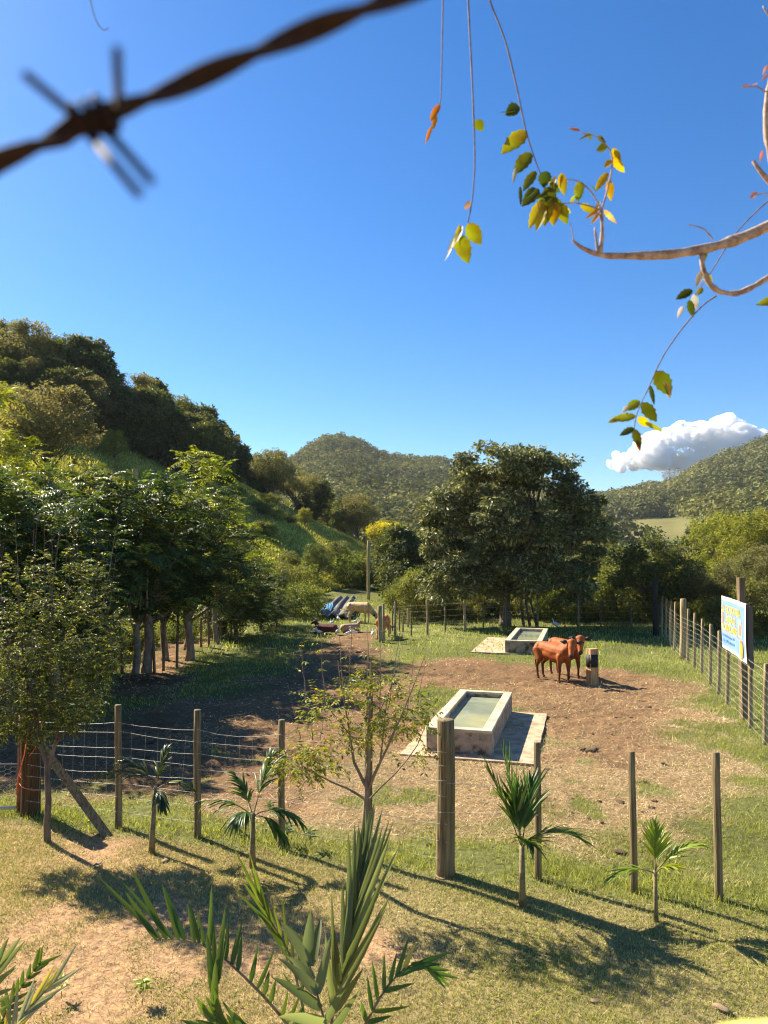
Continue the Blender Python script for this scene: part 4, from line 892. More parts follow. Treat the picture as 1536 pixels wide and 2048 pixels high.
def cow(label, loc, rz, base, dark, head=(.30, 0), graze=False, s=1.0, group=None, hyaw=0.0):
    e = empty('cow', loc, label, 'cow', group, rz); e.scale = (s, s, s)
    caps = [((-.50, 0, .80), (-.2, 0, .81), .165, .165), ((-.2, 0, .81), (.12, 0, .77), .165, .20), ((.12, 0, .77), (.42, 0, .76), .20, .165), ((-.2, 0, .70), (.3, 0, .66), .16, .17),
            ((-.58, 0, .84), (-.45, 0, .86), .09, .11), ((.30, 0, .86), (.44, 0, .88), .10, .085), ((-.52, .10, .84), (-.46, .11, .85), .07, .07), ((-.52, -.10, .84), (-.46, -.11, .85), .07, .07)]
    for sy in (-1, 1):
        o1, o2 = (.02, -.03) if sy > 0 else (-.03, .05)
        caps += [((.38, .11*sy, .68), (.39+o1, .12*sy, .40), .095, .048), ((.39+o1, .12*sy, .40), (.40+o1, .12*sy, .33), .052, .048), ((.40+o1, .12*sy, .33), (.38+o1, .12*sy, .10), .036, .03), ((.38+o1, .12*sy, .10), (.40+o1, .12*sy, .05), .034, .036),
                 ((-.48, .11*sy, .74), (-.40+o2, .14*sy, .54), .135, .09), ((-.40+o2, .14*sy, .54), (-.55+o2, .12*sy, .37), .08, .042), ((-.55+o2, .12*sy, .37), (-.53+o2, .12*sy, .10), .042, .03), ((-.53+o2, .12*sy, .10), (-.50+o2, .12*sy, .05), .034, .036)]
    if graze:
        N0, N1, PO, MZ = Vector((.48, 0, .76)), Vector((.80, 0, .45)), Vector((.84, 0, .40)), Vector((.98, 0, .12))
    else:
        N0, N1 = Vector((.46, 0, .82)), Vector((.70, 0, 1.0))
        q = Matrix.Rotation(hyaw, 3, 'Z'); PO = N1+q @ Vector((.03, 0, .05)); MZ = PO+q @ Vector((.20, 0, -.30))
    hd = (MZ-PO).normalized(); sd = hd.cross(Vector((0, 0, 1))).normalized()
    caps += [(N0, N1, .125, .085), ((.30, 0, .90), (.42, 0, .93), .07, .06), ((-.30, 0, .88), (.1, 0, .86), .05, .06), ((.02, 0, .60), (.25, 0, .58), .13, .12), (N0-Vector((0, 0, .12)), N1-Vector((0, 0, .10)), .10, .06), (PO, PO.lerp(MZ, .45), .105, .088), (PO.lerp(MZ, .45), MZ, .08, .06), (MZ, MZ+hd*.02, .066, .056), (PO+sd*.05, PO-sd*.05, .08, .08)]
    b = np.array(base); dk = np.array(dark); mz = np.array(MZ); po = np.array(PO)
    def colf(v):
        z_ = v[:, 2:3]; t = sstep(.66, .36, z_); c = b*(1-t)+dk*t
        bl = sstep(.62, .50, z_)*.35; c = c*(1-bl)+b*.75*bl  # belly shading painted into the hide colour
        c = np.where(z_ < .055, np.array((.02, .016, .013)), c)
        if not graze:
            m_ = sstep(.10, .06, np.linalg.norm(v-mz-np.array(hd)*.03, axis=1))[:, None]; c = c*(1-m_)+np.array((.05, .035, .03))*m_
        return c
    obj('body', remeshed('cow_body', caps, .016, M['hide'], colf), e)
    for sy in (-1, 1):
        ea = PO+sd*.08*sy; tip = ea+sd*.19*sy+Vector((0, 0, .02))
        obj('ear', remeshed('cow_ear', [(ea, ea.lerp(tip, .55), .026, .058), (ea.lerp(tip, .55), tip, .058, .02)], .012, M['dark_hide'], lambda v: np.ones((len(v), 3)), 2), e)
        ey = PO.lerp(MZ, .30)+sd*.088*sy+Vector((hd.y, -hd.x, 0)).cross(hd)*0
        mb = MB(); bm_ = bmesh.new(); bmesh.ops.create_uvsphere(bm_, u_segments=10, v_segments=6, radius=.017, matrix=Matrix.Translation(ey)); me = bpy.data.meshes.new('eye'); bm_.to_mesh(me); bm_.free(); me.materials.append(M['horn']); obj('eye', me, e)
    tl = [((-.62, 0, .86), (-.70, 0, .75), .035, .028), ((-.70, 0, .75), (-.73, .02, .45), .024, .018), ((-.73, .02, .45), (-.72, .02, .28), .03, .022)]
    def ct(v):
        t = sstep(.5, .4, v[:, 2:3]); return b*(1-t)+dk*t
    obj('tail', remeshed('cow_tail', tl, .014, M['hide'], ct, 2), e)
    return e
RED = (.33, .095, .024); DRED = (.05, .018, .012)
def mid_px(a, b): g1, g2 = G(*a), G(*b); return (g1+g2)/2, math.atan2((g2-g1).y, (g2-g1).x)
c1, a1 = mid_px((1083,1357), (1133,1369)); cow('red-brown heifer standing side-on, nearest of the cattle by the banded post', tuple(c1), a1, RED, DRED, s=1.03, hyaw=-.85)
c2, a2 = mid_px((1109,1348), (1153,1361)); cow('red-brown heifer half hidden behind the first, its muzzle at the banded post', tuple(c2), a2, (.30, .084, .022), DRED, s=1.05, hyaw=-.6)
c3 = G(719, 1246); cow('cream-coloured cow grazing in front of the grey sheeting', tuple(c3), R(-25), (.62, .40, .20), (.40, .26, .15), graze=True, s=1.0)
c4 = G(768, 1276); cow('orange-brown cow grazing behind the thick end post of the far fence', tuple(c4), R(75), (.50, .17, .055), (.45, .3, .2), graze=True, s=.9)
def lying(label, px, py, rz, base, s):
    e = empty('calf', tuple(G(px, py)), label, 'calf', None, rz); e.scale = (s, s, s); b = np.array(base)
    caps = [((-.4, 0, .22), (.3, 0, .24), .21, .2), ((-.35, .12, .12), (-.1, .2, .06), .12, .06), ((.3, .1, .1), (.5, .16, .04), .07, .04), ((.3, 0, .3), (.5, 0, .5), .12, .07), ((.5, 0, .52), (.66, 0, .42), .07, .045), ((-.1, .2, .05), (.1, .24, .04), .04, .035)]
    obj('body', remeshed('calf_body', caps, .02, M['hide'], lambda v: np.tile(b, (len(v), 1))), e)
    for sy in (-1, 1): obj('ear', remeshed('calf_ear', [((.48, .05*sy, .54), (.46, .17*sy, .53), .02, .03)], .012, M['dark_hide'], lambda v: np.ones((len(v), 3)), 1), e)
lying('dark red calf lying in the tree shade among white birds', 651, 1268, R(160), (.10, .03, .02), .95)
lying('tan calf lying at the edge of the tree shade beside white birds', 702, 1264, R(20), (.42, .29, .17), .8)
M['feather'] = rough_mat('white_feather', [(.62, .61, .58), (.8, .79, .76)], 20, .8, .2)
M['beak'] = flat('yellow_beak', (.7, .4, .05))
bird_me = remeshed('egret_body', [((-.14, 0, .20), (.10, 0, .24), .035, .085), ((.02, 0, .22), (.08, 0, .25), .09, .07), ((.12, 0, .27), (.15, 0, .40), .035, .022), ((.15, 0, .40), (.18, 0, .44), .022, .032)], .012, M['feather'], lambda v: np.ones((len(v), 3)), 2)
mbk = MB(); mbk.tube([(.20, 0, .44), (.28, 0, .425)], [.012, .003], 6); beak_me = mbk.mesh('beak', M['beak'])
mbl = MB(); mbl.tube([(0, 0, .2), (0, 0, 0)], .008, 5); leg_me = mbl.mesh('leg', M['wood_dark'])
def bird(px, py, rz, label, s=1.0, group='white birds around the lying calves'):
    e = empty('egret', tuple(G(px, py)), label, 'bird', group, R(rz)); e.scale = (s, s, s); obj('body', bird_me, e); obj('beak', beak_me, e); obj('leg', leg_me, e, (0, .03, 0)); obj('leg', leg_me, e, (0, -.03, 0))
bl_ = [(631,1268,20,'white bird farthest from the tan calf, in the tree shade'),(639,1271,200,'white bird just behind the tail of the dark red calf'),(662,1252,10,'white bird standing alone on the grass above the dark red calf'),(668,1264,160,'white bird touching the dark red calf'),(674,1270,70,'white bird in front of the dark red calf'),(694,1275,30,'white bird on the bare earth below the tan calf'),(708,1273,170,'white bird close in front of the tan calf'),(709,1250,0,'white bird on the sunlit grass behind the tan calf'),(677,1243,120,'white bird nearest the grey sheeting'),(745,1277,80,'white bird at the hooves of the orange-brown cow'),(703,1237,200,'white bird between the grey sheeting and the cream cow')]
for i, (px, py, rz, lb) in enumerate(bl_): bird(px, py, rz, lb, .72 if i % 3 else .85)
bird(1113, 1258, 190, 'pale grey bird standing at the edge of the big tree shade', 1.0, None)
# ---------------------------------------------------------------- palms
def blade(mb, base, d, nrm, L, W, seg=4, droop=.25, fold=.28, side=0.0, twist=0.0):
    """a pleated leaflet: strip with a sunk midrib"""
    base = Vector(base); d = Vector(d).normalized(); nrm = Vector(nrm); s = d.cross(nrm)
    s = s.normalized() if s.length > 1e-4 else d.orthogonal().normalized(); u = s.cross(d).normalized()
    V = []; p = base.copy(); dd = d.copy()
    for i in range(seg+1):
        t = i/seg; w_ = W*min(1, .45+t*2.6)*(1-t)**.55*1.05
        if i == seg: w_ = W*.04
        q = Quaternion(dd, twist*t); ss = q @ s; uu = q @ u
        V += [tuple(p-ss*w_/2+uu*w_*fold), tuple(p), tuple(p+ss*w_/2+uu*w_*fold)]
        dd = (dd+Vector((0, 0, -droop/seg))+s*side/seg).normalized(); p = p+dd*(L/seg)
    F_ = []
    for i in range(seg): a = i*3; F_ += [(a, a+1, a+4, a+3), (a+1, a+2, a+5, a+4)]
    mb.add(V, F_)
def frond(mbL, mbS, pts, nrm, n, Lf, W, col, r, rad=.008, t0=.15, ang=(55, 18), droop=.3, sides=(1, -1), jit=.08, seg=4, coltip=None):
    """rachis along pts with paired leaflets; Lf(t) length"""
    P_ = [Vector(p) for p in pts]; m_ = len(P_)-1
    def at(t):
        f = min(t*m_, m_-1e-6); i = int(f); f -= i
        p0, p1, p2, p3 = P_[max(i-1, 0)], P_[i], P_[i+1], P_[min(i+2, m_)]
        return .5*((2*p1)+(-p0+p2)*f+(2*p0-5*p1+4*p2-p3)*f*f+(-p0+3*p1-3*p2+p3)*f**3)
    cl = [at(i/12) for i in range(13)]; mbS.tube([tuple(c) for c in cl], [rad*(1-.8*i/12) for i in range(13)], 6)
    nrm = Vector(nrm).normalized()
    for i in range(n):
        t = t0+(1-t0)*(i+.5)/n; p = at(t); tg = (at(min(1, t+.03))-at(t-.03)).normalized(); nn = (nrm-tg*nrm.dot(tg)).normalized(); s = tg.cross(nn)
        a = R(ang[0]+(ang[1]-ang[0])*t)
        for sg_ in sides:
            if r.random() < .10: continue
            aj = a*(1+r.normal(0, jit)); d = tg*math.cos(aj)+s*math.sin(aj)*sg_+nn*(.12+r.normal(0, jit))
            c = np.array(col[0])*(1-(q := r.random()))+np.array(col[1])*q
            if coltip is not None and r.random() < .05: c = np.array(coltip)
            mbL.cur = tuple(c); blade(mbL, p, d, nn, Lf(t)*(.62+.55*r.random()), W*(.85+.3*r.random()), seg, droop*(.6+.8*r.random()), .25, twist=r.normal(0, .35))
def arch(base, az, el, L, droop, n=7):
    pts = [Vector(base)]; d = Vector((math.cos(az)*math.cos(el), math.sin(az)*math.cos(el), math.sin(el)))
    for i in range(n-1): pts.append(pts[-1]+d*L/(n-1)); d = (d+Vector((0, 0, -droop/(n-1)))).normalized()
    return pts
def young_palm(px, py, label, stem, fr, W, col, seed, Ll=.26, stemr=.022, n=14, drp=.5, lean=0):
    g = G(px, py); r = np.random.default_rng(seed); n = int(n*.95); Ll *= 1.12; stemr *= 1.4; W *= .72; stem *= 1.1
    e = empty('young_palm', tuple(g), label, 'palm', 'young palms planted along the fence')
    mb = MB(); mb.tube([(0, 0, -.05), (lean*.3, 0, stem*.35), (lean, 0, stem)], [stemr*1.25, stemr, stemr*.75], 8, rough=.1); mb.build('stem', M['palm_stem'], e)
    for (az, el, L, dr) in fr:
        mbL, mbS = MB(), MB(); pts = arch((lean, 0, stem*.95), R(az+r.normal(0, 6)), R(el), L*.82, dr); side = Vector((-math.sin(R(az)), math.cos(R(az)), 0)); tg = (pts[2]-pts[0]).normalized(); nr = side.cross(tg)
        if nr.z < 0: nr = -nr
        frond(mbL, mbS, pts, nr, n, lambda t: Ll*(math.sin(math.pi*(.18+.74*t))**.7), W, col, r, .007, .28, (40, 9), drp*2.2, seg=5, coltip=(.35, .32, .06))
        mbL.n and mbL; o = mbL.build('frond', M['frond'], e); mbS.cur = (1, 1, 1); mbS.build('rachis', M['palm_stem'], o)
    return e
M['palm_stem'] = rough_mat('palm_stem', [(.10, .065, .035), (.22, .17, .08), (.30, .27, .13)], 8, .6, .2, (1, 1, 3))
PGR = ((.045, .10, .02), (.10, .17, .03)); PDK = ((.03, .06, .016), (.07, .10, .025)); PYL = ((.16, .24, .03), (.30, .36, .05))
young_palm(303, 1706, 'young palm with one frond arching over toward the corner post', .66, [(178,45,1.0,1.6),(168,62,.7,1.5),(10,35,.55,1.6),(-50,25,.5,1.6),(60,74,.55,.9)], .045, PDK, 1, .22, lean=.03)
young_palm(505, 1736, 'bushy young palm with drooping dead leaves, second along the fence', .52, [(178,38,.80,1.1),(150,66,.6,.9),(48,66,.8,.4),(5,28,.7,1.5),(-30,10,.55,1.7),(-100,40,.5,1.3)], .05, PGR, 2, .28)
young_palm(1045, 1813, 'tall dark young palm in front of the thick sawn post', .52, [(165,80,1.1,.2),(178,70,.95,.35),(60,66,.75,.5),(-5,42,.75,1.5),(-80,50,.4,1.1),(100,78,.6,.3)], .045, PGR, 3, .36, n=17, drp=.18)
young_palm(1312, 1845, 'smallest palm, with bright yellow-green leaves', .42, [(12,48,.66,1.0),(70,80,.5,.4),(174,22,.55,1.2),(-60,50,.3,1.0),(40,62,.45,.7)], .04, PYL, 4, .2, .015, drp=.22)
# big palm in the foreground, rooted below the frame
FG = 3.15
def pp(*L): return [P(a, b, FG+d) for a, b, d in L]
def big_frond(e, pts, nrm, n, L, W, col, seed, t0, ang, droop, sides=(1, -1), rad=.008, tip=None):
    mbL, mbS = MB(), MB(); mbS.cur = (1, 1, 1); frond(mbL, mbS, pts, nrm, n, L, W, col, np.random.default_rng(seed), rad, t0, ang, droop, sides, .13, 6, tip)
    o = mbL.build('frond', M['frond'], e); mbS.build('rachis', M['palm_stem'], o); return o
bp0 = P(640, 2250, FG); bpx = Vector((bp0.x, bp0.y, 0))
bp = empty('large_palm', tuple(bpx), 'large foreground palm with tall pleated blue-green fronds rising from the bottom edge', 'palm')
o0 = Vector(bpx)
def loc(L): return [v-o0 for v in L]
st = bp0-o0; mb = MB(); mb.tube([(0, 0, -.05), (.01, 0, st.z*.5), tuple(st)], [.06, .045, .03], 10, rough=.08); mb.build('stem', M['palm_stem'], bp)
NB = ((.10, .14, .045), (.20, .24, .085)); NG = ((.05, .10, .02), (.11, .16, .03))
big_frond(bp, loc([bp0]+pp((655,2090,0),(682,1960,.0),(702,1880,.05),(716,1805,.12),(724,1750,.2))), (-.15, -1, .3), 24, lambda t: .35*(.8+.4*math.sin(math.pi*t)), .033, NB, 11, .28, (24, 3), -.10)
big_frond(bp, loc([bp0]+pp((620,2100,.1),(600,1990,.2),(575,1900,.25),(540,1840,.25),(522,1800,.25))), (.2, -1, .3), 9, lambda t: .24*(.6+.5*t), .017, NG, 12, .35, (34, 4), -.05)
big_frond(bp, loc([bp0]+pp((610,2110,-.2),(560,2030,-.25),(490,1955,-.25),(425,1900,-.2),(370,1880,-.2),(310,1878,-.2))), (.1, -.75, .7), 26, lambda t: .07+.26*t*t, .024, NG, 13, .22, (78, 48), -.1, (1,), tip=(.30, .36, .05))
big_frond(bp, loc([bp0]+pp((600,2130,-.3),(520,2100,-.35),(460,2070,-.35),(430,2020,-.35),(432,1960,-.3))), (.1, -1, .4), 14, lambda t: .20, .032, PGR, 14, .3, (40, 6), -.1)
big_frond(bp, loc([bp0]+pp((690,2110,-.1),(725,2060,-.1),(757,2000,-.1),(790,1955,-.05),(832,1925,0),(872,1945,.0))), (-.2, -1, .3), 11, lambda t: .15*(.55+.5*math.sin(3*t)), .022, PGR, 15, .35, (58, 15), -.1, (1, -1), tip=(.4, .38, .08))
big_frond(bp, loc([bp0]+pp((650,2120,-.3),(655,2070,-.35),(640,2010,-.35),(625,1950,-.3),(612,1900,-.25))), (.3, -1, .4), 8, lambda t: .20, .045, NB, 16, .25, (55, 20), .25)
lp0 = P(-60, 2230, 3.0); lpx = Vector((lp0.x, lp0.y, 0)); lp = empty('large_palm', tuple(lpx), 'foreground palm with pale washed-out fronds in the bottom corner below the gate', 'palm'); o0 = Vector(lpx); FG = 3.0
mb = MB(); mb.tube([(0, 0, -.05), tuple(lp0-o0)], [.05, .03], 10, rough=.08); mb.build('stem', M['palm_stem'], lp)
PL = ((.22, .27, .12), (.36, .38, .20))
big_frond(lp, loc([lp0]+pp((-20,2150,0),(15,2080,0),(55,2020,.05),(105,1970,.1))), (.1, -1, .5), 11, lambda t: .15, .022, PL, 21, .3, (40, 14), -.05, tip=(.5, .45, .08))
big_frond(lp, loc([lp0]+pp((-30,2130,.2),(0,2050,.2),(35,1985,.25),(80,1925,.3))), (.3, -1, .3), 12, lambda t: .09, .022, NG, 22, .3, (55, 30), 0, tip=(.4, .4, .05))
big_frond(lp, loc([lp0]+pp((-60,2080,.1),(-30,2000,.1),(-15,1960,.1),(-8,1925,.1))), (.2, -1, .3), 8, lambda t: .16, .03, NB, 23, .3, (50, 20), 0)
# ---------------------------------------------------------------- slim trees near the fence
def pinnate(mbL, mbS, p, d, L, n, lL, lW, cols, r, droop=.6):
    p = Vector(p); d = Vector(d).normalized(); pts = [p.copy()]
    s = d.cross(Vector((0, 0, 1))); s = s.normalized() if s.length > .05 else Vector((1, 0, 0))
    for i in range(n):
        p = p+d*L/n; d = (d+Vector((0, 0, -droop/n))).normalized(); pts.append(p.copy())
        c = np.array(cols[0])*(1-(q := r.random()))+np.array(cols[1])*q
        if len(cols) > 2 and r.random() < cols[3]: c = np.array(cols[2])
        mbL.append((p.copy(), d.copy(), s.copy(), c))
    mbS.tube([tuple(v) for v in pts], .0015, 3, cap=False)
    return pts
def leaflets(rec, lL, lW, r):
    n = len(rec); p = np.array([tuple(q[0]) for q in rec]); d = np.array([tuple(q[1]) for q in rec]); s = np.array([tuple(q[2]) for q in rec]); c = np.array([q[3] for q in rec]); out = []
    for sg_ in (1, -1):
        dd = norm(s*sg_+d*.6-np.array((0, 0, .35))+r.normal(0, .25, (n, 3))); nn = norm(np.array((0, 0, 1))+r.normal(0, .5, (n, 3)))
        out.append(cards(p, dd, nn, lL*(.7+.6*r.random(n)), lW*(.8+.4*r.random(n)), c*(.85+.3*r.random((n, 1)))))
    return merge(out)
def near_tree(name, label, base, stems, clusters, seed, cols, lL, lW, D, cat='tree', bark='bark_pale', twigs=()):
    r = np.random.default_rng(seed); random.seed(seed); g = G(*base); e = empty(name, tuple(g), label, cat); o0 = Vector(g); mb = MB()
    for (pts, r0, r1) in stems:
        q = [P(a, b, D+dd)-o0 for a, b, dd in pts]
        if pts[0][:2] == base: q[0] = Vector((0, 0, -.05))
        sm = []                                                       # smooth the limb
        for i in range(len(q)-1):
            for t in (0, .5): sm.append(q[i].lerp(q[i+1], t)+(Vector(r.normal(0, .006, 3)) if t else Vector()))
        sm.append(q[-1]); k = len(sm); mb.tube([tuple(v) for v in sm], [r0+(r1-r0)*i/(k-1) for i in range(k)], 7, cap=False, rough=.08)
    mbS = MB(); rec = []
    for (px, py, dd, rx, rz, n, up) in clusters:                     # leaf sprays: centre, spread in metres
        c = P(px, py, D+dd)-o0
        for i in range(int(n*(.95 if name == 'slim_tree' else 1.2))):
            v = Vector(r.normal(0, 1, 3)).normalized()*(r.random()**.5); pos = c+Vector((v.x*rx, v.y*rx, v.z*rz))
            dr = Vector((v.x, v.y, v.z*.3+up+r.normal(0, .25))); pinnate(rec, mbS, pos, dr, lL*r.uniform(2.2, 4.2), int(r.integers(4, 7)), lL, lW, cols, r)
    for (a, b, dd, h, lx) in twigs:                                    # thin upright bare shoots
        p0 = P(a, b, D+dd)-o0; pts = [p0]; q = p0.copy()
        for i in range(8):
            q = q+Vector((lx/8+r.normal(0, .006), r.normal(0, .006), h/8)); pts.append(q.copy())
            if r.random() < .5: pinnate(rec, mbS, q, (r.normal(), r.normal(), .5), lL*1.6, 2, lL, lW, cols, r)
        mb.tube([tuple(v) for v in pts], [.0055*(1-.7*i/8) for i in range(9)], 5, cap=False)
    mb.V += mbS.V; mb.C += mbS.C; mb.F += [tuple(i+mb.n for i in f) for f in mbS.F]; mb.M += mbS.M; mb.n += mbS.n
    mb.build('trunk', M[bark], e)
    V_, F_, C_ = leaflets(rec, lL, lW, r); cr = obj('crown', npmesh('near_crown', V_, F_, C_, [M['leaf']]), e)
    return e
YG = ((.09, .14, .018), (.26, .32, .04), (.5, .42, .04), .12)
YD = ((.04, .06, .015), (.15, .18, .035), (.34, .33, .06), .18)
near_tree('slim_tree', 'slim young tree with thin upright shoots against the front fence, beside the thick sawn post', (733,1768),
 [([(733,1768,0),(729,1690,0),(731,1620,0),(733,1560,0),(735,1480,0),(739,1400,.02),(742,1320,.02)],.036,.008),([(730,1598,0),(695,1577,0),(640,1552,-.05),(590,1530,-.1)],.014,.004),([(737,1600,0),(790,1548,.1),(835,1490,.15),(862,1430,.2)],.009,.003),
  ([(730,1570,0),(708,1525,.05),(700,1470,.1),(688,1400,.1),(676,1320,.1)],.018,.004),([(738,1575,0),(762,1520,-.05),(785,1470,-.1),(812,1410,-.1),(850,1310,-.1)],.018,.003),([(760,1525,-.05),(768,1450,0),(772,1380,0)],.01,.003),([(733,1500,0),(752,1440,.1),(780,1380,.15),(800,1300,.2)],.01,.002),([(700,1470,.1),(660,1420,.1),(620,1390,.1)],.007,.002)],
 [(600,1530,-.1,.20,.14,60,.0),(630,1500,-.1,.16,.12,34,.1),(640,1420,0,.16,.14,26,.3),(690,1400,.1,.2,.2,34,.3),(740,1380,0,.2,.18,34,.4),(785,1420,0,.22,.2,44,.2),(830,1400,.1,.16,.2,34,.1),(820,1450,.1,.17,.16,30,0),(740,1460,0,.26,.22,46,.1),(700,1480,.1,.14,.16,18,.1),(845,1500,.1,.06,.12,10,-.2),(660,1540,0,.1,.08,12,0)],
 61, YG, .050, .021, 7.5, twigs=[(697,1430,.05,1.15,0),(690,1400,.1,.9,-.08),(735,1420,0,1.05,.01),(757,1440,0,1.0,.02),(745,1400,.1,.6,-.05),(775,1420,.1,.8,.12),(810,1440,.1,.75,.12),(835,1410,0,.5,.08),(650,1420,0,.75,-.06),(610,1400,0,.5,-.06),(625,1480,0,.35,-.02),(640,1480,0,.3,.03),(600,1480,0,.3,0)])
near_tree('corner_tree', 'dense small-leaved young tree hiding the corner post, with tall bare shoots above', (95,1681),
 [([(95,1681,0),(97,1600,0),(95,1530,0),(82,1480,.02),(68,1420,0),(50,1330,0)],.042,.012),([(96,1540,0),(112,1480,0),(125,1400,0),(150,1300,.1)],.028,.008),([(92,1500,0),(60,1460,.1),(20,1400,.2),(-20,1330,.2)],.018,.006),([(110,1490,0),(150,1440,0),(190,1370,0),(205,1290,0)],.014,.004),([(100,1440,0),(100,1300,0),(105,1180,0),(120,1060,0)],.014,.004),([(60,1400,0),(40,1250,0),(30,1120,0)],.012,.003)],
 [(120,1140,.1,.3,.22,40,.4),(40,1150,.1,.3,.22,44,.4),(180,1160,.1,.2,.2,26,.4),(60,1400,0,.32,.26,190,.1),(150,1400,.05,.30,.26,170,.1),(10,1320,.1,.32,.3,160,.1),(100,1310,.1,.36,.34,200,.1),(190,1320,.05,.24,.28,120,.0),(50,1230,.1,.34,.26,120,.3),(150,1220,.15,.3,.22,90,.3),(215,1260,.1,.18,.2,50,.2),(-40,1400,.1,.3,.3,90,.1),(100,1450,0,.3,.12,70,-.1),(20,1460,0,.2,.12,50,-.1),(205,1190,.1,.12,.1,16,.2)],
 62, YD, .046, .021, 8.75, bark='bark', twigs=[(150,1230,0,1.4,-.04),(128,1240,.1,1.5,.02),(60,1250,0,1.3,.03),(40,1230,.1,1.2,-.06),(180,1250,0,1.1,.12),(200,1240,0,1.2,.16),(5,1250,0,1.1,0),(100,1200,0,1.0,.05),(215,1230,.1,.7,.1),(90,1230,.1,1.35,-.03),(135,1200,.05,1.1,.1),(-10,1250,0,1.2,.08),(170,1200,0,.8,-.1)])
# little weeds in the yard
wr = random.Random(3)
def weed(px, py, label, h, n, cols):
    g = G(px, py); e = empty('seedling', tuple(g), label, 'plant'); mb = MB(); mb.tube([(0, 0, 0), (.005, 0, h)], .003, 4); mb.build('stem', M['palm_stem'], e); mL = MB()
    for i in range(n):
        a = i*2.4; mL.cur = cols[i % 2]; blade(mL, (0, 0, h*(.6+.4*i/n)), (math.cos(a), math.sin(a), .4), (0, 0, 1), h*.55, h*.2, 4, .5)
    mL.build('leaf', M['frond'], e)
weed(122, 2000, 'tiny yellow-leaved seedling on the bare red earth', .16, 7, [(.3, .33, .03), (.42, .40, .04)]); weed(285, 2010, 'small feathery yellow-green weed by the bottom edge', .18, 14, [(.2, .25, .04), (.28, .3, .05)])
weed(1500, 1275, 'spiky yellow-green clump behind the sign, in the meadow', .55, 16, [(.22, .26, .03), (.35, .35, .04)])
for i, (px, py) in enumerate([(540,1640),(575,1690),(470,1670),(620,1700)]): weed(px, py, ['leafy green weed by the third fence post from the corner', 'leafy weed at the foot of the post beside the bushy palm', 'leafy weed between the two left palms', 'leafy weed between the bushy palm and the slim tree'][i], .22, 12, [(.06, .11, .02), (.12, .17, .03)])
# stones, dung, chips
M['dung'] = rough_mat('dung', [(.05, .032, .022), (.16, .10, .065)], 14, .95, .5); M['chip'] = rough_mat('dry_chip', [(.20, .13, .07), (.36, .26, .16)], 12, .8, .2)
def lump(name, sub, flat_, seed, mat):
    bm = bmesh.new(); bmesh.ops.create_icosphere(bm, subdivisions=sub, radius=1); r_ = random.Random(seed); k = [Vector((r_.uniform(-1, 1), r_.uniform(-1, 1), r_.uniform(-1, 1))) for _ in range(7)]
    for v in bm.verts: v.co *= 1+.28*sum(math.sin(5*v.co.dot(q)+i) for i, q in enumerate(k))/3; v.co.z *= flat_
    me = bpy.data.meshes.new(name); bm.to_mesh(me); bm.free(); me.materials.append(mat); me.polygons.foreach_set('use_smooth', [True]*len(me.polygons)); return me
lm = [lump('dung', 3, .45, s, M['dung']) for s in range(4)]
spots = [(855,1695,.12),(812,1535,.10),(1175,1500,.13),(1195,1497,.1),(1160,1503,.09),(1283,1497,.08),(1310,1605,.1),(1297,1412,.09),(1280,1415,.08),(1020,1372,.06),(975,1377,.07),(1010,1368,.07),(1335,1340,.06),(1350,1345,.07),(1055,1400,.06),(1030,1393,.06),(1040,1397,.05),(1330,1530,.06),(1235,1708,.09),(1350,1655,.08),(810,1352,.14),(795,1348,.14),(785,1355,.12),(700,1345,.12),(720,1370,.1),(640,1380,.1),(560,1400,.1),(470,1440,.08),(880,1510,.06),(905,1530,.06),(1110,1412,.06),(1140,1410,.06),(1200,1650,.07),(1125,1590,.07),(1310,1420,.06),(1090,1580,.06),(300,1480,.08),(380,1460,.07),(260,1600,.06),(520,1500,.07),(470,1560,.06),(1230,1440,.05),(1180,1470,.05),(1240,1600,.06)]
for _ in range(70): spots.append((wr.uniform(780, 1340), wr.uniform(1335, 1660), wr.uniform(.02, .06)))
for _ in range(30): spots.append((wr.uniform(100, 760), wr.uniform(1340, 1600), wr.uniform(.03, .08)))
for i, (px, py, s) in enumerate(spots):
    s *= wr.uniform(.25, .85); g = G(px+wr.uniform(-6, 6), py+wr.uniform(-5, 5)); o = obj('dung_clod', lm[i % 4], None, (g.x, g.y, Hs(g.x, g.y)+.01)); o.scale = (s*wr.uniform(.8, 1.3), s*wr.uniform(.7, 1), s*.7); o.rotation_euler = (0, 0, wr.uniform(0, 6)); tag(o, 'dark brown clod lying on the paddock earth', 'clod', 'dung clods on the paddock earth')
cm = lump('chip', 2, .25, 9, M['chip'])
for px, py, s, lb in [(883,1757,.06,'flat pale stone at the foot of the thick sawn post'),(1442,2018,.05,'curled brown leaf on the grass at the bottom right'),(195,1730,.04,'pale stone by the corner tree shadow'),(332,1722,.05,'pale scrap beside the first young palm'),(1190,2005,.03,'small brown chip on the mown grass')]:
    g = G(px, py); o = obj('stone', cm, None, (g.x, g.y, .015)); o.scale = (s*1.3, s*.7, s*.8); o.rotation_euler = (0, 0, wr.uniform(0, 6)); tag(o, lb, 'stone')
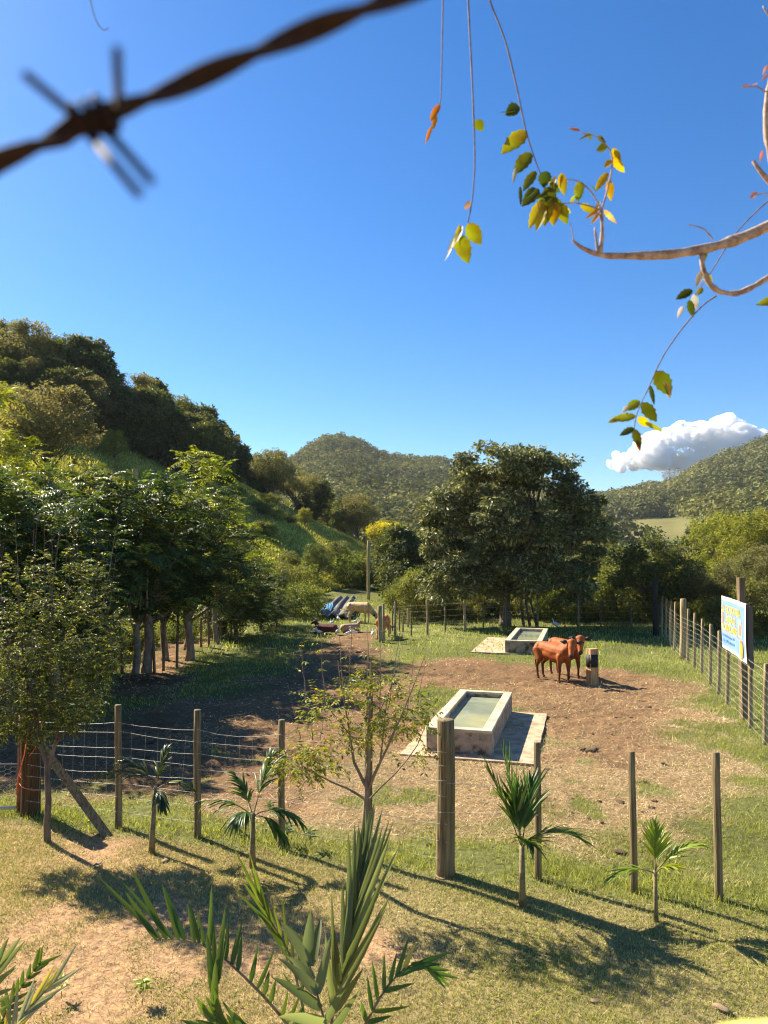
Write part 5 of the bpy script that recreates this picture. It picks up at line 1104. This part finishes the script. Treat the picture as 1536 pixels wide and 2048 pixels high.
# ---------------------------------------------------------------- overhead branch and leaves, about 1.3 m from the eye
def leafbig(mb, b, t, wpx, D, col, curl=0.0, tilt=.3, r=None):
    """serrated leaf from photo-space base to tip at distance D"""
    B = P(b[0], b[1], D); T = P(t[0], t[1], D+.01); d = T-B; L = d.length; d.normalize(); W = wpx*D/F; view = Vector((0, -1, 0)); q = Quaternion(d, tilt); nr = q @ view; s = d.cross(nr).normalized(); u = s.cross(d)
    V_ = []; seg = 9; mb.cur = col
    for i in range(seg+1):
        t_ = i/seg; w_ = W*.5*(math.sin(math.pi*(t_**.75)*.97+.03)**.85)*(1+(.16 if i % 2 else -.05)); p = B+d*L*t_+u*curl*L*(t_**2)
        V_ += [tuple(p-s*w_+u*w_*.3), tuple(p), tuple(p+s*w_+u*w_*.3)]
    mb.add(V_, [f for i in range(seg) for f in ((i*3, i*3+1, i*3+4, i*3+3), (i*3+1, i*3+2, i*3+5, i*3+4))])
gG = (.09, .13, .012); gY = (.42, .38, .02); gM = (.22, .26, .02); gD = (.05, .075, .012); gO = (.5, .26, .02)
ob = empty('overhanging_branch', tuple(P(1536, 440, 1.3)), 'bare pale branch reaching in from the frame edge, yellow leaves at its tip', 'branch'); O_ = Vector(ob.location)
def lt(mb, name, mat, e, off): 
    nm_ = {'leaf_cluster': 'leaf'}.get(name, name); o = None; st_ = 0; fi = 0
    for k in range(len(mb.V)):
        q = MB(); n_ = len(mb.V[k]); q.V = [mb.V[k]-np.array(off)]; q.C = [mb.C[k]]; q.n = n_
        while fi < len(mb.F) and mb.F[fi][0] < st_+n_: q.F.append(tuple(v-st_ for v in mb.F[fi])); q.M.append(0); fi += 1
        st_ += n_; o = q.build(nm_, M[mat], e)
    return o
def stemp(mb, pts, D, r0, r1, rough=.25):
    q = [P(a, b, D) for a, b in pts]; sm = []
    for i in range(len(q)-1):
        for t in (0, .25, .5, .75): sm.append(q[i].lerp(q[i+1], t))
    sm.append(q[-1]); n = len(sm)
    for _ in range(2): sm = [sm[0]]+[(sm[i-1]+sm[i]*2+sm[i+1])/4 for i in range(1, n-1)]+[sm[-1]]
    random.seed(int(pts[0][0])); mb.tube([tuple(v) for v in sm], [(r0+(r1-r0)*i/(n-1))*(1+rough*1.6*(random.random()-.4)) for i in range(n)], 8)
u = 1.3/F
mb = MB(); stemp(mb, [(1900,260),(1700,350),(1536,455),(1440,492),(1340,510),(1240,512),(1200,511),(1165,497),(1144,480)], 1.3, 15*u, 2.2*u); lt(mb, 'limb', 'twig', ob, O_)
mb = MB(); stemp(mb, [(1200,508),(1205,470),(1203,420)], 1.3, 5*u, 3*u); stemp(mb, [(1196,505),(1192,480),(1190,455)], 1.3, 3*u, 2*u)
stemp(mb, [(1203,420),(1215,380),(1226,330),(1222,300),(1195,272),(1160,265)], 1.3, 2*u, 1*u, .1); stemp(mb, [(1203,420),(1185,385),(1160,362),(1130,358)], 1.3, 1.8*u, 1*u, .1); stemp(mb, [(1203,420),(1180,412),(1150,405),(1120,408)], 1.3, 1.8*u, 1*u, .1); stemp(mb, [(1148,482),(1145,465),(1140,445)], 1.3, 1.2*u, .8*u)
stemp(mb, [(1403,505),(1405,535),(1418,568),(1440,585),(1475,588),(1510,572),(1560,540),(1700,470)], 1.3, 5*u, 5.5*u); stemp(mb, [(1425,478),(1420,470),(1405,455),(1375,449)], 1.3, 2*u, 1*u); lt(mb, 'twig', 'twig', ob, O_)
mb = MB()
for (b, t, w_, c, cu, ti) in [((1183,268),(1158,280),8,gM,0,.5),((1160,262),(1138,258),9,gO,.1,.3),((1215,295),(1193,302),26,gM,.1,.4),((1226,296),(1242,330),15,gY,.1,.6),((1226,318),(1248,345),16,gY,.1,.3),((1224,322),(1208,335),16,gY,0,.4),((1216,345),(1192,385),18,gY,.1,.5),((1218,360),(1222,402),16,gY,.05,.3),((1193,385),(1178,370),8,gG,.1,.8),((1160,362),(1157,405),20,gM,.2,.4),((1160,408),(1190,425),14,gM,.2,.5),((1200,418),(1172,440),12,(.6,.5,.15),.1,.6),((1200,425),(1183,450),10,(.6,.5,.15),.1,.6),((1208,420),(1232,445),10,(.6,.45,.15),.2,.6),
     ((1122,346),(1130,392),18,gY,.2,.4),((1098,350),(1112,395),10,(.55,.48,.25),.1,.8),((1092,342),(1088,376),26,gD,.1,.4),((1090,375),(1112,410),26,gD,.1,.6),((1085,400),(1060,460),24,gY,.1,.4),((1090,410),(1075,464),22,gY,.1,.7),((1100,400),(1090,455),24,gM,.15,.4),((1110,405),(1108,452),26,gY,.1,.5),((1118,405),(1135,448),24,gM,.15,.5),((1105,395),(1125,430),20,gG,.1,.3),((1080,395),(1098,440),18,gM,.2,.6),((1070,375),(1050,398),16,gG,.1,.5),((1100,365),(1118,385),14,gD,.1,.4),((1112,352),(1103,380),12,(.55,.45,.12),.1,.8),((1125,350),(1118,375),10,gY,.2,.5),((1096,388),(1070,400),14,gG,.1,.5),((1120,412),(1140,425),12,gY,.1,.5),((1208,290),(1200,272),12,gG,.1,.5),((1175,264),(1182,280),7,gG,.1,.5),((1196,272),(1206,284),10,gD,.1,.4),((1200,402),(1190,432),9,gY,.2,.8),((1230,300),(1236,318),9,gG,.1,.4),((1140,405),(1150,392),8,gM,.1,.4)]:
    leafbig(mb, b, t, w_, 1.3, c, cu, ti)
lt(mb, 'leaf_cluster', 'leaf_near', ob, O_)
mb = MB()
for (b, t, w_, c, cu, ti) in [((1412,500),(1404,530),10,gM,.1,.4),((1405,540),(1395,575),14,(.5,.5,.4),.2,.7),((1412,545),(1422,575),14,gY,.2,.5)]: leafbig(mb, b, t, w_, 1.3, c, cu, ti)
lt(mb, 'leaf_cluster', 'leaf_near', ob, O_)
def hanging(label, D, stems, leaves, r0=1.3):
    top = P(*stems[0][0], D); e = empty('hanging_twig', tuple(top), label, 'twig', 'twigs hanging from above'); u_ = D/F; mb = MB()
    for s in stems: stemp(mb, s, D, r0*1.6*u_, r0*.9*u_, .15)
    lt(mb, 'stem', 'twig_grey', e, top); mb = MB()
    for q in leaves: leafbig(mb, q[0], q[1], q[2], D, q[3], q[4] if len(q) > 4 else .1, q[5] if len(q) > 5 else .3)
    lt(mb, 'leaf_cluster', 'leaf_near', e, top)
M['twig_grey'] = rough_mat('grey_twig', [(.12, .09, .10), (.25, .20, .2)], 60, .7, .2)
hanging('hanging twig ending in a single ragged orange leaf', 1.35, [[(888,-160),(886,0),(884,100),(882,195),(880,208)]], [((880,208),(862,245),16,gO,.1,.4),((873,232),(868,260),14,gO,.1,.7),((864,252),(851,288),9,gO,0,.4)], 1.0)
hanging('hanging twig with a pair of holed leaves at its end, next to the orange leaf', 1.35, [[(930,-160),(936,0),(943,130),(948,250),(950,330),(945,400),(936,445)]], [((952,240),(965,262),20,gG,.1,.3),((942,410),(928,415),20,gO,0,.3),((936,447),(962,490),30,gM,.2,.3),((925,452),(905,510),20,(.55,.55,.4),.25,.8),((918,470),(938,528),32,gM,.15,.3),((908,475),(900,525),8,(.6,.6,.5),.3,.9),((920,450),(915,490),12,gY,.1,.5)])
hanging('arching twig with a row of large green leaves, meeting the yellow cluster', 1.32, [[(920,-190),(978,0),(1010,75),(1035,180),(1052,265),(1070,320),(1080,345),(1090,380)]], [((1040,215),(1012,232),36,gD,.05,.4),((1036,222),(998,230),14,gG,.1,.9),((1054,262),(1003,312),34,gM,.1,.2),((1062,305),(1030,352),30,gG,.1,.3),((1032,335),(1028,368),9,(.35,.38,.3),.2,.6),((1072,342),(1048,385),22,gG,.1,.5),((1078,378),(1045,415),28,gD,.1,.3),((1040,372),(1045,412),8,gD,.2,.7)])
hanging('long slanting twig under the pale branch, its holed leaves hanging near the cloud', 1.4, [[(1640,330),(1536,400),(1470,465),(1425,540),(1390,590)],[(1432,592),(1405,610),(1365,655),(1330,705),(1312,740),(1298,775),(1280,810),(1270,840),(1268,870)]],
  [((1312,742),(1340,790),32,gG,.1,.3),((1330,760),(1342,795),14,(.6,.5,.25),.2,.8),((1300,770),(1310,808),9,gD,.2,.6),((1280,802),(1252,822),20,gM,.1,.4),((1258,812),(1245,825),10,(.6,.6,.5),.1,.4),((1284,805),(1312,842),24,gD,.1,.3),((1272,832),(1220,842),18,gM,.1,.3),((1240,838),(1216,845),10,gY,.0,.3),((1275,835),(1300,852),16,gY,.1,.3),((1290,845),(1326,862),9,gM,.1,.3),((1268,856),(1240,872),14,gD,.1,.4),((1268,858),(1280,895),17,gD,.15,.3),((1274,880),(1280,902),8,(.15,.1,.05),.1,.3),((1385,580),(1352,600),18,gD,.1,.3),((1388,588),(1392,618),14,(.4,.45,.4),.1,.4),((1378,600),(1386,634),14,gD,.1,.4),((1366,612),(1356,636),10,(.6,.6,.55),.2,.4),((1405,575),(1395,590),12,gM,.1,.4)], 1.0)
eb = empty('upright_twigs', tuple(P(1560, 300, 1.25)), 'upright dark twigs with small pink young leaves at the frame edge', 'twig'); O2 = Vector(eb.location); u = 1.25/F; mb = MB()
stemp(mb, [(1560,420),(1540,310),(1531,250),(1534,190),(1545,150)], 1.25, 7*u, 5*u); stemp(mb, [(1580,400),(1530,355),(1506,322)], 1.25, 8*u, 3*u); stemp(mb, [(1533,185),(1515,172),(1484,175)], 1.25, 1.5*u, 1*u); stemp(mb, [(1560,400),(1530,385),(1508,392)], 1.25, 2*u, 1*u); stemp(mb, [(1560,60),(1536,30),(1526,12)], 1.25, 2*u, 1.4*u); lt(mb, 'stem', 'twig', eb, O2)
mb = MB(); pk = (.45, .26, .19)
for (b, t, w_) in [((1500,170),(1482,176),8),((1515,168),(1503,172),9),((1535,130),(1526,150),7),((1536,148),(1524,162),7),((1515,385),(1500,397),12),((1525,300),(1520,325),6)]: leafbig(mb, b, t, w_, 1.25, pk, .1, .4)
leafbig(mb, (1560,598), (1512,612), 20, 1.25, gM, .1, .3); lt(mb, 'leaf_cluster', 'leaf_near', eb, O2)
mb = MB(); stemp(mb, [(172,-60),(182,10),(194,48),(208,62),(218,55)], .8, .0007, .0004, 0); tag(mb.build('tendril', M['twig_grey']), 'fine curled tendril dangling at the top left above the barbed wire', 'tendril')
mb = MB(); leafbig(mb, (1660,2075), (1432,2032), 170, .22, (.85, .95, .35), .1, -.6); tag(mb.build('leaf', M['leaf_near']), 'pale green leaf so close it blurs into the bottom right corner', 'leaf')
# ---------------------------------------------------------------- barbed wire right in front of the lens
DW = .19; uw = DW/F
def wl(px): 
    return np.interp(px, [-300, 0, 190, 350, 560, 780, 1000, 1300], [490, 322, 236, 176, 84, -2, -92, -210])
bw = empty('barbed_wire', tuple(P(190, 236, DW)), 'rusty twisted barbed wire strand stretched close across the top of the view', 'wire'); O3 = Vector(bw.location)
for ph in (0, math.pi):
    mb = MB(); pts = []
    for i in range(150):
        px = -260+i*10; py = wl(px); a = math.pi*(px-350)/215.0+ph+math.pi/2; rr_ = 13.5*(1.8 if 60 < px < 150 else 1)
        p = P(px, py, DW); perp = Vector((.38, 0, .92)); p += perp*rr_*uw*math.sin(a)+Vector((0, 1, 0))*rr_*uw*math.cos(a); pts.append(tuple(p))
    mb.tube(pts, 12.5*uw, 10); lt(mb, 'strand', 'rust', bw, O3)
mb = MB(); ax_ = (P(260, wl(260), DW)-P(130, wl(130), DW)).normalized(); c0 = P(188, 236, DW); e1 = Vector((0, 1, 0)); e2 = ax_.cross(e1).normalized()
pts = []
for i in range(60):
    t = i/59; a = t*math.pi*2*3.0; pts.append(tuple(c0+ax_*(t-.5)*72*uw+(e1*math.cos(a)+e2*math.sin(a))*32*uw))
mb.tube(pts, 9.5*uw, 8)
for (a0, b0) in [((160,240),(52,150)), ((238,230),(234,100)), ((172,262),(278,388)), ((222,270),(302,362))]:
    mb.tube([tuple(P(*a0, DW+.002)), tuple(P(*b0, DW-.035))], [10*uw, 8*uw], 8)
lt(mb, 'barb', 'rust', bw, O3)
# ---------------------------------------------------------------- cloud
M['cloud'] = None
def cloud():
    m, n, out = newmat('cloud'); pv = n.nodes.new('ShaderNodeVolumePrincipled'); pv.inputs['Color'].default_value = (1, 1, 1, 1); pv.inputs['Anisotropy'].default_value = .0
    nz = n.nodes.new('ShaderNodeTexNoise'); nz.inputs['Scale'].default_value = .03; nz.inputs['Detail'].default_value = 5; tc = n.nodes.new('ShaderNodeTexCoord'); n.links.new(tc.outputs['Object'], nz.inputs[0])
    mr = n.nodes.new('ShaderNodeMapRange'); mr.inputs[1].default_value = .36; mr.inputs[2].default_value = .56; mr.inputs[3].default_value = .0; mr.inputs[4].default_value = .11; n.links.new(nz.outputs[0], mr.inputs[0]); n.links.new(mr.outputs[0], pv.inputs['Density'])
    n.links.new(pv.outputs[0], out.inputs['Volume'])
    DC = 3200; u_ = DC/F; pg = [(1216,930),(1222,912),(1250,905),(1275,880),(1290,868),(1330,860),(1360,852),(1380,855),(1400,842),(1420,845),(1440,832),(1462,830),(1480,845),(1500,852),(1528,868),(1560,885),(1560,950),(1450,945),(1400,945),(1380,938),(1340,940),(1300,936),(1250,938)]
    pa = np.array(pg, float); r_ = np.random.default_rng(4); bm = bmesh.new(); k = 0
    while k < 420:
        q = np.array([r_.uniform(1212, 1560), r_.uniform(826, 955)]); d = float(sdf(np.array([q[0]]), np.array([q[1]]), pa)[0])
        if d < 1.5: continue
        rd = min(d*1.05+2, r_.uniform(4, 26)); k += 1
        bmesh.ops.create_icosphere(bm, subdivisions=2, radius=rd*u_, matrix=Matrix.Translation(P(q[0], q[1], DC+r_.uniform(-30, 30)*u_*min(1, d/15))))
    for (cx, cy_, rd) in [(1320,948,5),(1330,950,7),(1342,950,8),(1355,948,8),(1370,945,9),(1385,942,9),(1400,938,9)]:
        bmesh.ops.create_icosphere(bm, subdivisions=2, radius=rd*u_, matrix=Matrix.Translation(P(cx, cy_, DC)))
    me = bpy.data.meshes.new('cloud'); bm.to_mesh(me); bm.free(); o = bpy.data.objects.new('cloud', me); link(o)
    md = o.modifiers.new('r', 'REMESH'); md.mode = 'VOXEL'; md.voxel_size = 5.0; md.use_smooth_shade = True
    s2 = o.modifiers.new('s', 'SMOOTH'); s2.iterations = 2
    tx = bpy.data.textures.new('billow', 'CLOUDS'); tx.noise_scale = 26; tx.noise_depth = 4; tx.noise_type = 'SOFT_NOISE'
    dm = o.modifiers.new('d', 'DISPLACE'); dm.texture = tx; dm.strength = 34; dm.texture_coords = 'GLOBAL'; dm.mid_level = .5
    t2 = bpy.data.textures.new('puff', 'CLOUDS'); t2.noise_scale = 70; t2.noise_depth = 2; d2 = o.modifiers.new('e', 'DISPLACE'); d2.texture = t2; d2.strength = 60; d2.texture_coords = 'GLOBAL'
    bpy.context.view_layer.update(); m2 = bpy.data.meshes.new_from_object(o.evaluated_get(bpy.context.evaluated_depsgraph_get())); bpy.data.objects.remove(o)
    m2.materials.clear(); m2.materials.append(m); m2.polygons.foreach_set('use_smooth', [True]*len(m2.polygons))
    tag(obj('cloud', m2), 'white cumulus cloud low above the pylon ridge', 'cloud')
cloud()
# ---------------------------------------------------------------- haze
m, n, out = newmat('haze'); pv = n.nodes.new('ShaderNodeVolumePrincipled'); pv.inputs['Color'].default_value = (.80, .88, 1, 1); pv.inputs['Density'].default_value = .00011; pv.inputs['Anisotropy'].default_value = .1
n.links.new(pv.outputs[0], out.inputs['Volume'])
mb = MB(); mb.box((0, 0, 79), (3900, 3900, 162)); hzb = mb.build('haze', m, None, smooth=False); tag(hzb, kind='stuff')
